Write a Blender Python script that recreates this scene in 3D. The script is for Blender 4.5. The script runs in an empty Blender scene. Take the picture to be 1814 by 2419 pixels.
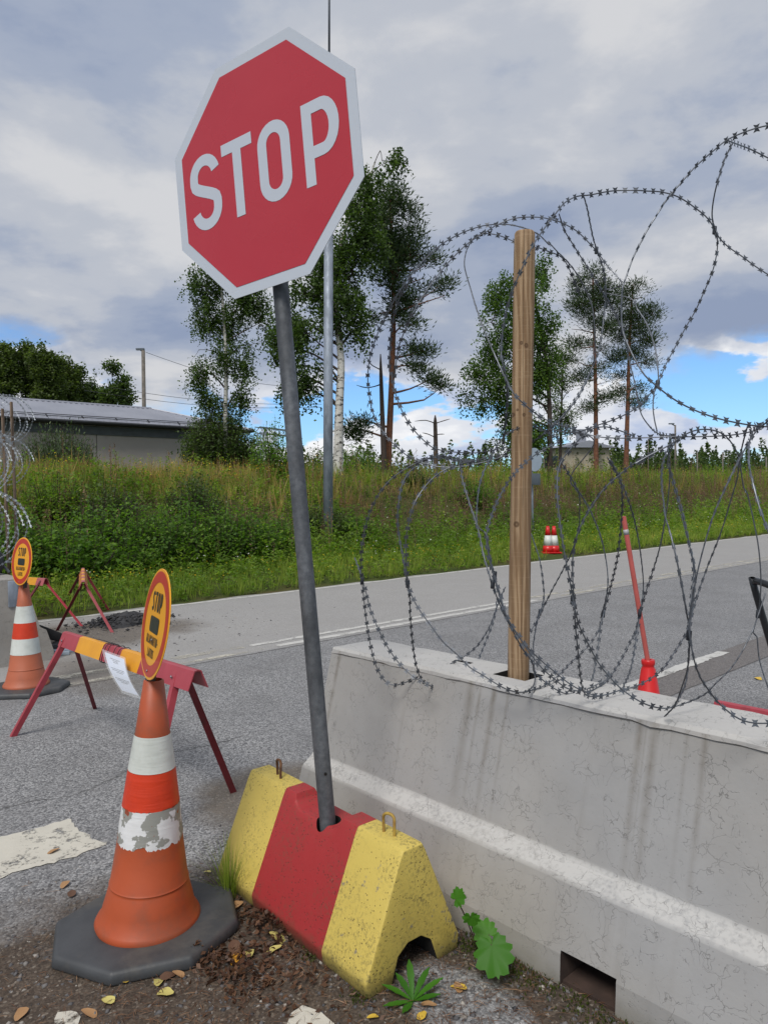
import bpy, bmesh, math, random
import numpy as np
from mathutils import Vector, Matrix
rng = np.random.default_rng(7); random.seed(7)
SC = bpy.context.scene; COL = SC.collection
R_ = math.radians
# ------------------------------------------------------------------ camera
H_CAM = 1.6; F_PX = 1736.0; CX, CY = 907.0, 1209.5        # photograph is 1814 x 2419
ROT = np.array([[0.99985208, -0.01719929, 0.0], [-0.00033288, -0.01935130, 0.99981269], [-0.01719607, -0.99966480, -0.01935416]])
cam_d = bpy.data.cameras.new('camera'); cam = bpy.data.objects.new('camera', cam_d); COL.objects.link(cam)
cam_d.sensor_fit = 'VERTICAL'; cam_d.sensor_height = 36.0; cam_d.lens = 36.0 * F_PX / 2419.0
cam_d.clip_start = 0.05; cam_d.clip_end = 3000
_r, _u, _b = ROT @ [1, 0, 0], ROT @ [0, -1, 0], ROT @ [0, 0, -1]
cam.matrix_world = Matrix(((_r[0], _u[0], _b[0], 0), (_r[1], _u[1], _b[1], 0), (_r[2], _u[2], _b[2], H_CAM), (0, 0, 0, 1)))
SC.camera = cam
SC.view_settings.view_transform = 'Standard'; SC.view_settings.look = 'None'
SC.view_settings.exposure = 0.93; SC.view_settings.gamma = 1.0; SC.view_settings.use_curve_mapping = False
# ------------------------------------------------------------------ world: Nishita sky under broken stratocumulus
SUN_DIR = Vector((-0.22, -0.58, 0.78)).normalized()
W = bpy.data.worlds.new('World'); SC.world = W; W.use_nodes = True
nt = W.node_tree; nt.nodes.clear()
def wn(t, **k):
    n = nt.nodes.new(t)
    for a, b in k.items(): setattr(n, a, b)
    return n
def wl(a, b): nt.links.new(a, b)
def wmath(op, a, b=None, c=None):
    n = wn('ShaderNodeMath', operation=op)
    for i, v in enumerate((a, b, c)):
        if v is None: continue
        if isinstance(v, (int, float)): n.inputs[i].default_value = v
        else: wl(v, n.inputs[i])
    return n.outputs[0]
def wramp(fac, stops, interp='EASE'):
    n = wn('ShaderNodeValToRGB'); n.color_ramp.interpolation = interp
    el = n.color_ramp.elements
    for i, (p, c) in enumerate(stops):
        e = el[i] if i < 2 else el.new(p)
        e.position = p; e.color = (*c, 1) if len(c) == 3 else c
    wl(fac, n.inputs[0]); return n.outputs[0]
def wmix(f, a, b, blend='MIX'):
    n = wn('ShaderNodeMix', data_type='RGBA', blend_type=blend)
    for i, v in ((0, f), (6, a), (7, b)):
        if isinstance(v, (int, float)): n.inputs[i].default_value = v
        elif isinstance(v, tuple): n.inputs[i].default_value = (*v, 1)
        else: wl(v, n.inputs[i])
    return n.outputs[2]
sky = wn('ShaderNodeTexSky', sky_type='NISHITA', sun_disc=False)
sky.sun_elevation = math.asin(SUN_DIR.z); sky.sun_rotation = math.atan2(SUN_DIR.x, SUN_DIR.y)
sky.air_density = 1.0; sky.dust_density = 0.6; sky.ozone_density = 1.6
tc = wn('ShaderNodeTexCoord'); sep = wn('ShaderNodeSeparateXYZ'); wl(tc.outputs['Generated'], sep.inputs[0])
zc = wmath('MAXIMUM', sep.outputs[2], 0.0)
den = wmath('ADD', zc, 0.22)
cmb = wn('ShaderNodeCombineXYZ'); wl(wmath('DIVIDE', sep.outputs[0], den), cmb.inputs[0]); wl(wmath('DIVIDE', sep.outputs[1], den), cmb.inputs[1])
wl(wmath('MULTIPLY', zc, 1.5), cmb.inputs[2])
def wnoise(scale, detail, rough, dist=0.0, off=(0, 0, 0), vec=None, sc=(1, 1, 1)):
    mp = wn('ShaderNodeMapping'); mp.inputs['Location'].default_value = off; mp.inputs['Scale'].default_value = sc; wl(vec or cmb.outputs[0], mp.inputs[0])
    n = wn('ShaderNodeTexNoise'); n.inputs['Scale'].default_value = scale; n.inputs['Detail'].default_value = detail
    n.inputs['Roughness'].default_value = rough; n.inputs['Distortion'].default_value = dist
    wl(mp.outputs[0], n.inputs['Vector']); return n.outputs[0]
broad = wnoise(1.1, 3, 0.5, 0.1, (3.1, 1.7, 0.4)); fine = wnoise(2.7, 8, 0.56, 0.12, (0.3, 5.2, 2.0))
tone = wmath('ADD', wmath('MULTIPLY', broad, 0.55), wmath('MULTIPLY', fine, 0.45))
deck = wramp(tone, [(0.38, (3.2, 3.9, 5.5)), (0.455, (4.2, 4.8, 6.1)), (0.52, (5.7, 6.05, 6.8)), (0.60, (7.4, 7.5, 7.8))])
# cumulus heaps low over the horizon: noise on the direction itself
dv = tc.outputs['Generated']
heap = wnoise(5.2, 9, 0.55, 0.1, (1.3, 0.2, 0.05), dv, (1, 1, 2.3)); shade = wnoise(6.0, 6, 0.55, 0.0, (1.3, 0.2, 0.14), dv, (1, 1, 2.6))
white = wramp(shade, [(0.36, (11.2, 11.2, 11.3)), (0.50, (8.6, 8.9, 9.6)), (0.62, (5.6, 6.5, 8.6))])
deck_edge = wmath('ADD', zc, wmath('MULTIPLY', wmath('SUBTRACT', wnoise(3.2, 7, 0.6, 0.2, (4, 1, 2), dv, (1, 1, 1.8)), 0.5), 0.34))
deck_a = wramp(deck_edge, [(0.13, (0, 0, 0)), (0.19, (1, 1, 1))])
heap_a = wramp(heap, [(0.475, (0, 0, 0)), (0.52, (1, 1, 1))])
bright_sky = wmix(1.0, sky.outputs[0], (0.95, 1.35, 1.8), 'MULTIPLY')
col = wmix(deck_a, wmix(heap_a, bright_sky, white), deck)
bg = wn('ShaderNodeBackground'); wl(col, bg.inputs[0]); bg.inputs[1].default_value = 0.046
W.cycles.sampling_method = 'MANUAL'; W.cycles.sample_map_resolution = 256
out = wn('ShaderNodeOutputWorld'); wl(bg.outputs[0], out.inputs[0])
# ------------------------------------------------------------------ sun (soft, behind thin cloud)
sl = bpy.data.lights.new('sun', 'SUN'); sl.energy = 1.5; sl.angle = R_(22); sl.color = (1.0, 0.96, 0.9)
so = bpy.data.objects.new('sun', sl); COL.objects.link(so); so.rotation_euler = SUN_DIR.to_track_quat('Z', 'Y').to_euler()

# ------------------------------------------------------------------ photo pixel -> direction -> place
CAM = np.array([0, 0, H_CAM]); K = 1814 / 1659.0
AD = np.array([-0.672013, 0.740539, 0.0]); AN = np.array([0.740539, 0.672013, 0.0])   # across the road / along the road
def ray(px, py): return ROT @ np.array([px - CX, py - CY, F_PX])
def G(px, py, z=0.0):
    r = ray(px, py); return CAM + r * ((z - H_CAM) / r[2])
def at_y(px, py, Y):
    r = ray(px, py); return CAM + r * (Y / r[1])
def on_plane(px, py, P, N):
    r = ray(px, py); return CAM + r * (np.dot(np.asarray(P) - CAM, N) / np.dot(r, N))
def on_n(px, py, n): return on_plane(px, py, AN * n, AN)
def on_d(px, py, d): return on_plane(px, py, AD * d, AD)
def nd(n, d, z=0.0): return AN * n + AD * d + np.array([0, 0, z])
def pix(P):
    c = ROT.T @ (np.asarray(P) - CAM); return (c[0] / c[2] * F_PX + CX, c[1] / c[2] * F_PX + CY) if c[2] > 0.05 else (-1e5, -1e5)
def pixv(P):
    c = (P - CAM) @ ROT; return c[:, 0] / c[:, 2] * F_PX + CX, c[:, 1] / c[:, 2] * F_PX + CY, c[:, 2]

# ------------------------------------------------------------------ materials
MATS = {}
class NB:
    def __init__(s, name):
        s.m = bpy.data.materials.new(name); s.m.use_nodes = True; s.t = s.m.node_tree; s.t.nodes.clear()
        s.out = s.n('ShaderNodeOutputMaterial'); MATS[name] = s.m
        s.co = s.n('ShaderNodeTexCoord').outputs['Object']
    def n(s, t, **k):
        x = s.t.nodes.new(t)
        for a, b in k.items(): setattr(x, a, b)
        return x
    def l(s, a, b): s.t.links.new(a, b)
    def set(s, sock, v):
        if hasattr(v, 'node'): s.l(v, sock)
        elif isinstance(v, tuple) and len(v) == 3 and sock.type == 'RGBA': sock.default_value = (*v, 1)
        else: sock.default_value = v
    def math(s, op, a, b=0.0, clamp=False):
        x = s.n('ShaderNodeMath', operation=op); x.use_clamp = clamp; s.set(x.inputs[0], a); s.set(x.inputs[1], b); return x.outputs[0]
    def map(s, scale=(1, 1, 1), loc=(0, 0, 0), rot=(0, 0, 0), co=None):
        x = s.n('ShaderNodeMapping'); s.l(co or s.co, x.inputs[0]); x.inputs['Scale'].default_value = scale; x.inputs['Location'].default_value = loc; x.inputs['Rotation'].default_value = rot
        return x.outputs[0]
    def noise(s, scale, detail=4, rough=0.55, co=None, dist=0.0, col=False):
        x = s.n('ShaderNodeTexNoise'); s.l(co or s.co, x.inputs['Vector']); x.inputs['Scale'].default_value = scale; x.inputs['Detail'].default_value = detail
        x.inputs['Roughness'].default_value = rough; x.inputs['Distortion'].default_value = dist; return x.outputs[1 if col else 0]
    def vor(s, scale, feature='F1', out=0, co=None, rand=1.0):
        x = s.n('ShaderNodeTexVoronoi', feature=feature); s.l(co or s.co, x.inputs['Vector']); x.inputs['Scale'].default_value = scale; x.inputs['Randomness'].default_value = rand
        return x.outputs[out]
    def ramp(s, f, stops, interp='LINEAR'):
        x = s.n('ShaderNodeValToRGB'); x.color_ramp.interpolation = interp; el = x.color_ramp.elements
        for i, (p, c) in enumerate(stops):
            e = el[i] if i < 2 else el.new(p)
            if isinstance(c, (int, float)): c = (c, c, c)
            e.position = p; e.color = (*c, 1)
        s.l(f, x.inputs[0]); return x.outputs[0]
    def mix(s, f, a, b, blend='MIX'):
        x = s.n('ShaderNodeMix', data_type='RGBA', blend_type=blend); s.set(x.inputs[0], f); s.set(x.inputs[6], a); s.set(x.inputs[7], b); return x.outputs[2]
    def bump(s, h, strength=0.3, dist=0.01):
        x = s.n('ShaderNodeBump'); s.l(h, x.inputs['Height']); x.inputs['Strength'].default_value = strength; x.inputs['Distance'].default_value = dist; return x.outputs[0]
    def sepxyz(s, co=None):
        x = s.n('ShaderNodeSeparateXYZ'); s.l(co or s.co, x.inputs[0]); return x.outputs
    def attr(s, name): return s.n('ShaderNodeAttribute', attribute_name=name).outputs['Fac']
    def principled(s, col, rough=0.6, metal=0.0, normal=None, spec=0.5, alpha=None, coat=0.0):
        p = s.n('ShaderNodeBsdfPrincipled'); s.set(p.inputs['Base Color'], col); s.set(p.inputs['Roughness'], rough); s.set(p.inputs['Metallic'], metal)
        s.set(p.inputs['Specular IOR Level'], spec); p.inputs['Coat Weight'].default_value = coat
        if normal is not None: s.l(normal, p.inputs['Normal'])
        if alpha is not None: s.set(p.inputs['Alpha'], alpha)
        s.l(p.outputs[0], s.out.inputs[0]); return p
def simple(name, c1, c2=None, scale=8, rough=0.5, metal=0.0, bs=0.0, bscale=40, dirt=None, dscale=5, dth=(0.55, 0.75), spec=0.5, coat=0.0):
    b = NB(name); c2 = c2 or tuple(x * 0.8 for x in c1)
    col = b.mix(b.ramp(b.noise(scale, 5), [(0.35, 0.0), (0.65, 1.0)]), c1, c2)
    if dirt: col = b.mix(b.ramp(b.noise(dscale, 7, 0.65), [(dth[0], 0.0), (dth[1], 1.0)]), col, dirt)
    nm = b.bump(b.noise(bscale, 6), bs, 0.004) if bs else None
    b.principled(col, rough, metal, nm, spec, coat=coat); return b.m

def m_road():
    b = NB('road'); x, y, z = b.sepxyz()
    d = b.math('ADD', b.math('MULTIPLY', x, float(AD[0])), b.math('MULTIPLY', y, float(AD[1])))
    n = b.math('ADD', b.math('MULTIPLY', x, float(AN[0])), b.math('MULTIPLY', y, float(AN[1])))
    n1 = b.noise(1.4, 6, 0.6); n2 = b.noise(0.35, 4); n3 = b.noise(6, 6, 0.65)
    stone = b.vor(105, out=1); sv = b.ramp(stone, [(0.0, 0.0), (1.0, 1.0)])
    gaps = b.ramp(b.vor(105, 'DISTANCE_TO_EDGE'), [(0.0, 0.0), (0.09, 1.0)])
    base = b.mix(b.ramp(sv, [(0.1, 0.0), (0.85, 1.0)]), (0.065, 0.066, 0.07), (0.40, 0.397, 0.395))
    base = b.mix(b.ramp(n2, [(0.35, 0.0), (0.7, 1.0)]), base, b.mix(0.5, base, (0.18, 0.18, 0.185)))
    base = b.mix(b.math('MULTIPLY', b.ramp(n1, [(0.45, 0.0), (0.7, 1.0)]), 0.35), base, (0.14, 0.137, 0.135))
    base = b.mix(gaps, b.mix(0.55, base, (0.05, 0.05, 0.052)), base)
    # far lane is older and paler, browner patch strip by the dashes
    far = b.math('MULTIPLY', b.math('SUBTRACT', d, 6.55), 8.0, True)
    base = b.mix(b.math('MULTIPLY', far, 0.55), base, (0.37, 0.355, 0.335))
    strip = b.math('MULTIPLY', b.math('MULTIPLY', b.math('LESS_THAN', d, 3.2), b.math('GREATER_THAN', d, 2.77)), b.math('GREATER_THAN', n, 3.2))
    base = b.mix(b.math('MULTIPLY', strip, 0.75), base, b.mix(sv, (0.085, 0.075, 0.07), (0.17, 0.15, 0.14)))
    # joints and long cracks
    def crack(expr, w): return b.math('SUBTRACT', 1.0, b.math('DIVIDE', b.math('ABSOLUTE', expr), w), True)
    wob = b.math('MULTIPLY', b.math('SUBTRACT', b.noise(2.2, 5), 0.5), 0.06)
    j1 = crack(b.math('ADD', b.math('SUBTRACT', d, 6.58), wob), 0.028)
    j2 = crack(b.math('ADD', b.math('SUBTRACT', d, 2.77), b.math('MULTIPLY', wob, 0.4)), 0.014)
    wob2 = b.math('MULTIPLY', b.math('SUBTRACT', b.noise(0.9, 6, 0.6), 0.5), 0.9)
    j3 = b.math('MULTIPLY', crack(b.math('ADD', b.math('SUBTRACT', d, 4.28), wob2), 0.016), b.math('LESS_THAN', n, 2.6))
    j = b.math('MAXIMUM', b.math('MAXIMUM', j1, j2), b.math('MULTIPLY', j3, 0.8))
    base = b.mix(b.math('MULTIPLY', j, 0.85), base, (0.03, 0.028, 0.026))
    # earth, needles and grit swept to the kerb side and round the trestles
    e1 = b.math('MULTIPLY', b.math('SUBTRACT', b.math('ADD', 3.2, b.math('MULTIPLY', b.math('SUBTRACT', n1, 0.5), 1.7)), d), 2.6, True)
    e1 = b.math('MULTIPLY', e1, b.math('LESS_THAN', n, 2.25))
    def blob(n0, d0, rn, rd, amp):
        a = b.math('DIVIDE', b.math('SUBTRACT', n, n0), rn); c = b.math('DIVIDE', b.math('SUBTRACT', d, d0), rd)
        q = b.math('ADD', b.math('MULTIPLY', a, a), b.math('MULTIPLY', c, c))
        return b.math('MULTIPLY', b.math('SUBTRACT', b.math('ADD', 1.0, b.math('MULTIPLY', b.math('SUBTRACT', n1, 0.5), 1.4)), q), amp, True)
    e1 = b.math('MULTIPLY', e1, b.math('SUBTRACT', 1.0, blob(1.70, 1.52, 0.17, 0.30, 2.2), True))
    e2 = b.math('MAXIMUM', blob(2.9, 9.0, 1.9, 1.25, 1.6), blob(2.25, 3.25, 0.55, 0.6, 2.0))
    e2 = b.math('MAXIMUM', e2, b.math('MULTIPLY', blob(2.6, 7.0, 0.6, 1.3, 1.2), 0.8))
    earth = b.mix(n3, (0.026, 0.019, 0.014), (0.105, 0.075, 0.052))
    grit = b.ramp(b.vor(120, out=1), [(0.0, (0.02, 0.018, 0.016)), (0.45, (0.062, 0.047, 0.036)), (0.8, (0.14, 0.112, 0.086)), (1.0, (0.42, 0.38, 0.32))])
    earth = b.mix(0.5, earth, grit)
    earth2 = b.mix(0.5, grit, b.mix(n3, (0.10, 0.085, 0.068), (0.22, 0.19, 0.155)))
    bare = b.ramp(n1, [(0.62, 0.0), (0.72, 0.75)])
    col = b.mix(b.math('MULTIPLY', e1, b.math('SUBTRACT', 1.0, bare)), base, earth)
    col = b.mix(b.math('MULTIPLY', e2, 0.85), col, earth2)
    hgt = b.math('ADD', b.math('MULTIPLY', b.vor(105), -0.7), b.math('MULTIPLY', n3, 0.6))
    b.principled(col, 0.85, 0, b.bump(hgt, 0.55, 0.006), 0.35); return b.m
def m_paint(name, c, wear=(0.36, 0.5), sc=5.0):
    b = NB(name); w = b.math('ADD', b.math('MULTIPLY', b.noise(sc, 8, 0.7), 0.7), b.math('MULTIPLY', b.noise(45, 5, 0.7), 0.3))
    a = b.ramp(w, [(wear[0], 0.0), (wear[1], 1.0)])
    p = b.principled(b.mix(b.noise(9, 6), c, tuple(v * 0.72 for v in c)), 0.8, 0, b.bump(b.noise(120, 3), 0.4, 0.003), 0.3, a); return b.m
def m_ground():
    b = NB('soil'); n1 = b.noise(0.8, 6, 0.6); n2 = b.noise(7, 6, 0.65)
    c = b.mix(n2, (0.03, 0.045, 0.014), (0.085, 0.105, 0.03)); c = b.mix(b.ramp(n1, [(0.45, 0.0), (0.7, 1.0)]), c, (0.10, 0.075, 0.035))
    b.principled(c, 0.95, 0, b.bump(n2, 0.8, 0.05), 0.1); return b.m
def m_concrete(name, c1, c2, cracks=True, stains=True, z0=0.0):
    b = NB(name); x, y, z = b.sepxyz()
    n1 = b.noise(2.2, 6, 0.6); n2 = b.noise(14, 6, 0.6); n3 = b.noise(70, 4)
    col = b.mix(b.ramp(n1, [(0.3, 0.0), (0.7, 1.0)]), c1, c2); col = b.mix(b.math('MULTIPLY', n2, 0.35), col, tuple(v * 0.86 for v in c2))
    warm = b.mix(1.0, col, (1.05, 1.0, 0.92), 'MULTIPLY'); col = b.mix(b.ramp(b.noise(0.9, 3), [(0.4, 0.0), (0.65, 1.0)]), col, warm)
    pit = b.math('MULTIPLY', b.ramp(b.vor(60), [(0.0, 1.0), (0.16, 0.0)]), b.ramp(b.noise(6, 3), [(0.40, 0.0), (0.58, 1.0)]))
    pit2 = b.math('MULTIPLY', b.ramp(b.vor(17), [(0.0, 1.0), (0.07, 0.0)]), b.ramp(b.noise(3, 3), [(0.45, 0.0), (0.6, 1.0)]))
    dark = b.math('MAXIMUM', b.math('MULTIPLY', pit, 0.6), b.math('MULTIPLY', pit2, 0.8))
    wc = b.n('ShaderNodeVectorMath', operation='ADD'); nz = b.noise(9, 4, col=True)
    sc = b.n('ShaderNodeVectorMath', operation='SCALE'); b.l(nz, sc.inputs[0]); sc.inputs['Scale'].default_value = 0.16
    b.l(b.co, wc.inputs[0]); b.l(sc.outputs[0], wc.inputs[1])
    if cracks:
        e = b.vor(11.0, 'DISTANCE_TO_EDGE', co=wc.outputs[0]); e2 = b.vor(24.0, 'DISTANCE_TO_EDGE', co=wc.outputs[0])
        cr = b.math('MULTIPLY', b.ramp(e, [(0.0, 1.0), (0.013, 0.0)]), b.ramp(b.noise(7.5, 4), [(0.47, 0.0), (0.56, 0.9)]))
        cr2 = b.math('MULTIPLY', b.ramp(e2, [(0.0, 1.0), (0.03, 0.0)]), b.ramp(b.noise(12, 4, co=b.map(loc=(4, 2, 7))), [(0.50, 0.0), (0.58, 0.9)]))
        dark = b.math('MAXIMUM', dark, b.math('MULTIPLY', b.math('MAXIMUM', b.math('MULTIPLY', cr, 0.7), cr2), 0.6))
    if stains:
        d = b.math('ADD', b.math('MULTIPLY', x, float(AD[0])), b.math('MULTIPLY', y, float(AD[1])))
        cv = b.n('ShaderNodeCombineXYZ'); b.l(b.math('MULTIPLY', d, 1.0), cv.inputs[0]); b.l(b.math('MULTIPLY', z, 0.05), cv.inputs[1])
        s1 = b.ramp(b.noise(11, 5, 0.6, co=cv.outputs[0]), [(0.58, 0.0), (0.70, 0.6)])
        s2 = b.ramp(b.noise(60, 3, 0.6, co=cv.outputs[0]), [(0.45, 0.3), (0.65, 1.0)])
        fade = b.math('MULTIPLY', b.ramp(b.noise(2.5, 3), [(0.3, 0.25), (0.6, 1.0)]), b.ramp(z, [(0.0, 0.25), (0.38, 0.35), (0.83, 1.0)]))
        st = b.math('MULTIPLY', b.math('MULTIPLY', s1, s2), fade)
        # runs below the slot and the post pocket
        def run(d0, w, amp):
            q = b.math('ABSOLUTE', b.math('SUBTRACT', b.math('ADD', d, b.math('MULTIPLY', b.math('SUBTRACT', b.noise(3, 3, co=cv.outputs[0]), 0.5), 0.03)), d0))
            return b.math('MULTIPLY', b.math('MULTIPLY', b.math('SUBTRACT', 1.0, b.math('DIVIDE', q, w), True), amp), b.math('MULTIPLY', b.ramp(n2, [(0.3, 0.35), (0.6, 1.0)]), b.ramp(z, [(0.3, 0.15), (0.85, 1.0)])))
        for d0, w, a in RUNS: st = b.math('MAXIMUM', st, run(d0 - 0.65, w, a))
        st = b.math('MULTIPLY', st, b.math('LESS_THAN', z, 0.846)); col = b.mix(b.math('MULTIPLY', st, 0.8), col, (0.13, 0.11, 0.085))
        col = b.mix(b.math('MULTIPLY', b.ramp(b.math('ADD', z, b.math('MULTIPLY', n2, 0.08)), [(0.03, 1.0), (0.11, 0.0)]), 0.55), col, (0.13, 0.12, 0.085))
    if stains:
        bleach_lit = b.math('MAXIMUM', b.math('GREATER_THAN', z, 0.847), b.math('MULTIPLY', b.ramp(b.math('ABSOLUTE', b.math('SUBTRACT', z, 0.337)), [(0.018, 1.0), (0.034, 0.0)]), b.ramp(b.math('ADD', b.math('MULTIPLY', n2, 0.5), b.math('MULTIPLY', n3, 0.5)), [(0.34, 0.0), (0.52, 1.0)])))  # top and ledge: bleaching plus light from above put into the colour
        col = b.mix(b.math('MULTIPLY', bleach_lit, 0.75), col, (0.50, 0.49, 0.47))
    col = b.mix(dark, col, (0.05, 0.048, 0.045))
    hgt = b.math('SUBTRACT', b.math('ADD', b.math('MULTIPLY', n3, 0.25), b.math('MULTIPLY', n2, 0.4)), b.math('MULTIPLY', dark, 1.0))
    b.principled(col, 0.85, 0, b.bump(hgt, 0.35, 0.006), 0.3); return b.m
def m_block(name, c, c2):
    b = NB(name); x, y, z = b.sepxyz(); n1 = b.noise(4, 5); n2 = b.noise(22, 6, 0.65)
    col = b.mix(n1, c, c2)
    pit = b.math('MULTIPLY', b.ramp(b.vor(82), [(0.08, 1.0), (0.26, 0.0)]), b.ramp(b.noise(13, 4), [(0.43, 0.0), (0.52, 1.0)]))
    grime = b.math('MULTIPLY', b.ramp(b.noise(85, 6, 0.75), [(0.50, 0.0), (0.60, 1.0)]), b.ramp(b.noise(5, 5, 0.6), [(0.42, 0.0), (0.66, 0.95)]))
    chip = b.ramp(b.math('ADD', b.math('MULTIPLY', b.noise(3.2, 7, 0.7), 0.6), b.math('MULTIPLY', n2, 0.4)), [(0.60, 0.0), (0.62, 1.0)])
    foot = b.math('MULTIPLY', b.ramp(b.math('ADD', z, b.math('MULTIPLY', n2, 0.09)), [(0.045, 1.0), (0.12, 0.0)]), 0.8)
    col = b.mix(b.math('MULTIPLY', grime, 0.75), col, (0.09, 0.08, 0.045)); col = b.mix(b.math('MULTIPLY', chip, 0.8), col, (0.20, 0.18, 0.15))
    col = b.mix(foot, col, (0.07, 0.065, 0.035)); col = b.mix(b.math('MULTIPLY', pit, 0.9), col, (0.03, 0.018, 0.012))
    b.principled(col, 0.55, 0, b.bump(b.math('SUBTRACT', b.math('MULTIPLY', n2, 0.6), pit), 0.5, 0.006), 0.4); return b.m
def m_post(knots):
    b = NB('timber_post'); x, y, z = b.sepxyz(); co = b.map((1, 1, 0.055)); wob = b.noise(1.3, 3)
    g = b.noise(34, 3, 0.5, co, 1.6); g2 = b.noise(150, 4, 0.6, co); big = b.noise(3.0, 3, 0.5, b.map((1, 1, 0.3)))
    wv = b.n('ShaderNodeTexWave', wave_type='BANDS', bands_direction='X'); b.l(b.map((1, 1, 0.10)), wv.inputs['Vector']); wv.inputs['Scale'].default_value = 17; wv.inputs['Distortion'].default_value = 5.5; wv.inputs['Detail'].default_value = 3; wv.inputs['Detail Scale'].default_value = 1.4
    col = b.mix(b.ramp(wv.outputs[1], [(0.2, 0.0), (0.85, 1.0)]), (0.40, 0.28, 0.17), (0.24, 0.15, 0.08)); col = b.mix(b.math('MULTIPLY', b.ramp(g, [(0.42, 0.0), (0.6, 1.0)]), 0.55), col, (0.175, 0.105, 0.055))
    col = b.mix(b.math('MULTIPLY', b.ramp(g2, [(0.45, 0.0), (0.7, 1.0)]), 0.4), col, (0.12, 0.065, 0.032)); col = b.mix(b.ramp(big, [(0.4, 0.0), (0.7, 0.5)]), col, (0.30, 0.215, 0.14))
    col = b.mix(b.ramp(b.noise(120, 2, co=b.map((0.04, 0.04, 1.0))), [(0.58, 0.0), (0.75, 0.25)]), col, (0.46, 0.34, 0.22))
    dk = None
    for kx, kz, r in knots:
        q = b.math('ADD', b.math('MULTIPLY', b.math('SUBTRACT', x, kx), b.math('SUBTRACT', x, kx)), b.math('MULTIPLY', b.math('MULTIPLY', b.math('SUBTRACT', z, kz), b.math('SUBTRACT', z, kz)), 0.7)); q = b.math('DIVIDE', b.math('SQRT', q), r)
        v = b.math('MULTIPLY', b.math('SUBTRACT', 1.0, b.math('ABSOLUTE', b.math('SUBTRACT', q, 0.55)), True), b.math('LESS_THAN', q, 1.0)); v = b.math('MULTIPLY', v, b.math('LESS_THAN', y, 0.0)); dk = v if dk is None else b.math('MAXIMUM', dk, v)
    ck = b.math('MULTIPLY', b.math('SUBTRACT', 1.0, b.math('DIVIDE', b.math('ABSOLUTE', b.math('SUBTRACT', b.math('ADD', x, b.math('MULTIPLY', b.math('SUBTRACT', wob, 0.5), 0.035)), b.math('MULTIPLY', z, 0.016))), 0.0013), True), b.math('LESS_THAN', y, 0.0))
    col = b.mix(b.math('MULTIPLY', dk, 0.8), col, (0.07, 0.036, 0.018)); col = b.mix(b.math('MULTIPLY', ck, 0.85), col, (0.03, 0.018, 0.01))
    b.principled(col, 0.75, 0, b.bump(b.math('SUBTRACT', b.math('ADD', g, b.math('MULTIPLY', g2, 0.5)), b.math('MAXIMUM', ck, b.math('MULTIPLY', dk, 0.5))), 0.3, 0.004), 0.25); return b.m
def m_wood(name, c1, c2, ax=2, scale=16):
    b = NB(name); s = [1.0, 1.0, 1.0]; s[ax] = 0.07
    co = b.map(tuple(s)); g = b.noise(scale * 1.4, 6, 0.6, co, 1.2); g2 = b.noise(scale * 6, 4, 0.6, co)
    col = b.mix(b.ramp(g, [(0.38, 0.0), (0.62, 1.0)]), c1, c2); col = b.mix(b.math('MULTIPLY', b.ramp(g2, [(0.45, 0.0), (0.7, 1.0)]), 0.5), col, tuple(v * 0.5 for v in c2))
    rings = b.ramp(b.noise(160, 2, co=b.map((0.05, 0.05, 1.0))), [(0.6, 0.0), (0.75, 0.18)])
    col = b.mix(rings, col, tuple(min(1, v * 1.5) for v in c1))
    knot = b.math('MULTIPLY', b.ramp(b.vor(7, co=b.map((1, 1, 0.55), loc=(0.3, 0.1, 0.2))), [(0.05, 1.0), (0.12, 0.0)]), 0.8)
    col = b.mix(knot, col, (0.06, 0.032, 0.016))
    ck = b.ramp(b.noise(9, 3, 0.5, b.map((1.0, 1.0, 0.03), loc=(0.7, 0.2, 0))), [(0.63, 0.0), (0.645, 1.0)])
    col = b.mix(b.math('MULTIPLY', ck, 0.7), col, (0.04, 0.025, 0.015))
    b.principled(col, 0.75, 0, b.bump(b.math('SUBTRACT', b.math('ADD', g, b.math('MULTIPLY', g2, 0.5)), ck), 0.35, 0.004), 0.25); return b.m
def m_leaf(name, c1, c2, c3=None, trans=0.3, rough=0.55, spec=0.3):
    b = NB(name); t = b.attr('tint'); stops = [(0.0, c1), (0.6, c2)] + ([(1.0, c3)] if c3 else [])
    col = b.ramp(t, stops)
    p = b.n('ShaderNodeBsdfPrincipled'); b.set(p.inputs['Base Color'], col); p.inputs['Roughness'].default_value = rough; p.inputs['Specular IOR Level'].default_value = spec
    tr = b.n('ShaderNodeBsdfTranslucent'); b.set(tr.inputs[0], b.mix(1.0, col, (1.3, 1.5, 0.6), 'MULTIPLY'))
    mx = b.n('ShaderNodeMixShader'); mx.inputs[0].default_value = trans; b.l(p.outputs[0], mx.inputs[1]); b.l(tr.outputs[0], mx.inputs[2]); b.l(mx.outputs[0], b.out.inputs[0]); return b.m
def m_birch():
    b = NB('birch_bark'); co = b.map((1, 1, 3.0)); n = b.noise(5, 6, 0.7, co); n2 = b.noise(1.6, 5, 0.7)
    col = b.mix(b.ramp(n, [(0.53, 0.0), (0.6, 1.0)]), (0.58, 0.56, 0.52), (0.04, 0.036, 0.032)); col = b.mix(b.ramp(n2, [(0.5, 0.0), (0.75, 0.9)]), col, (0.06, 0.05, 0.04))
    b.principled(col, 0.85, 0, b.bump(n, 0.4, 0.02), 0.2); return b.m
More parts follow.
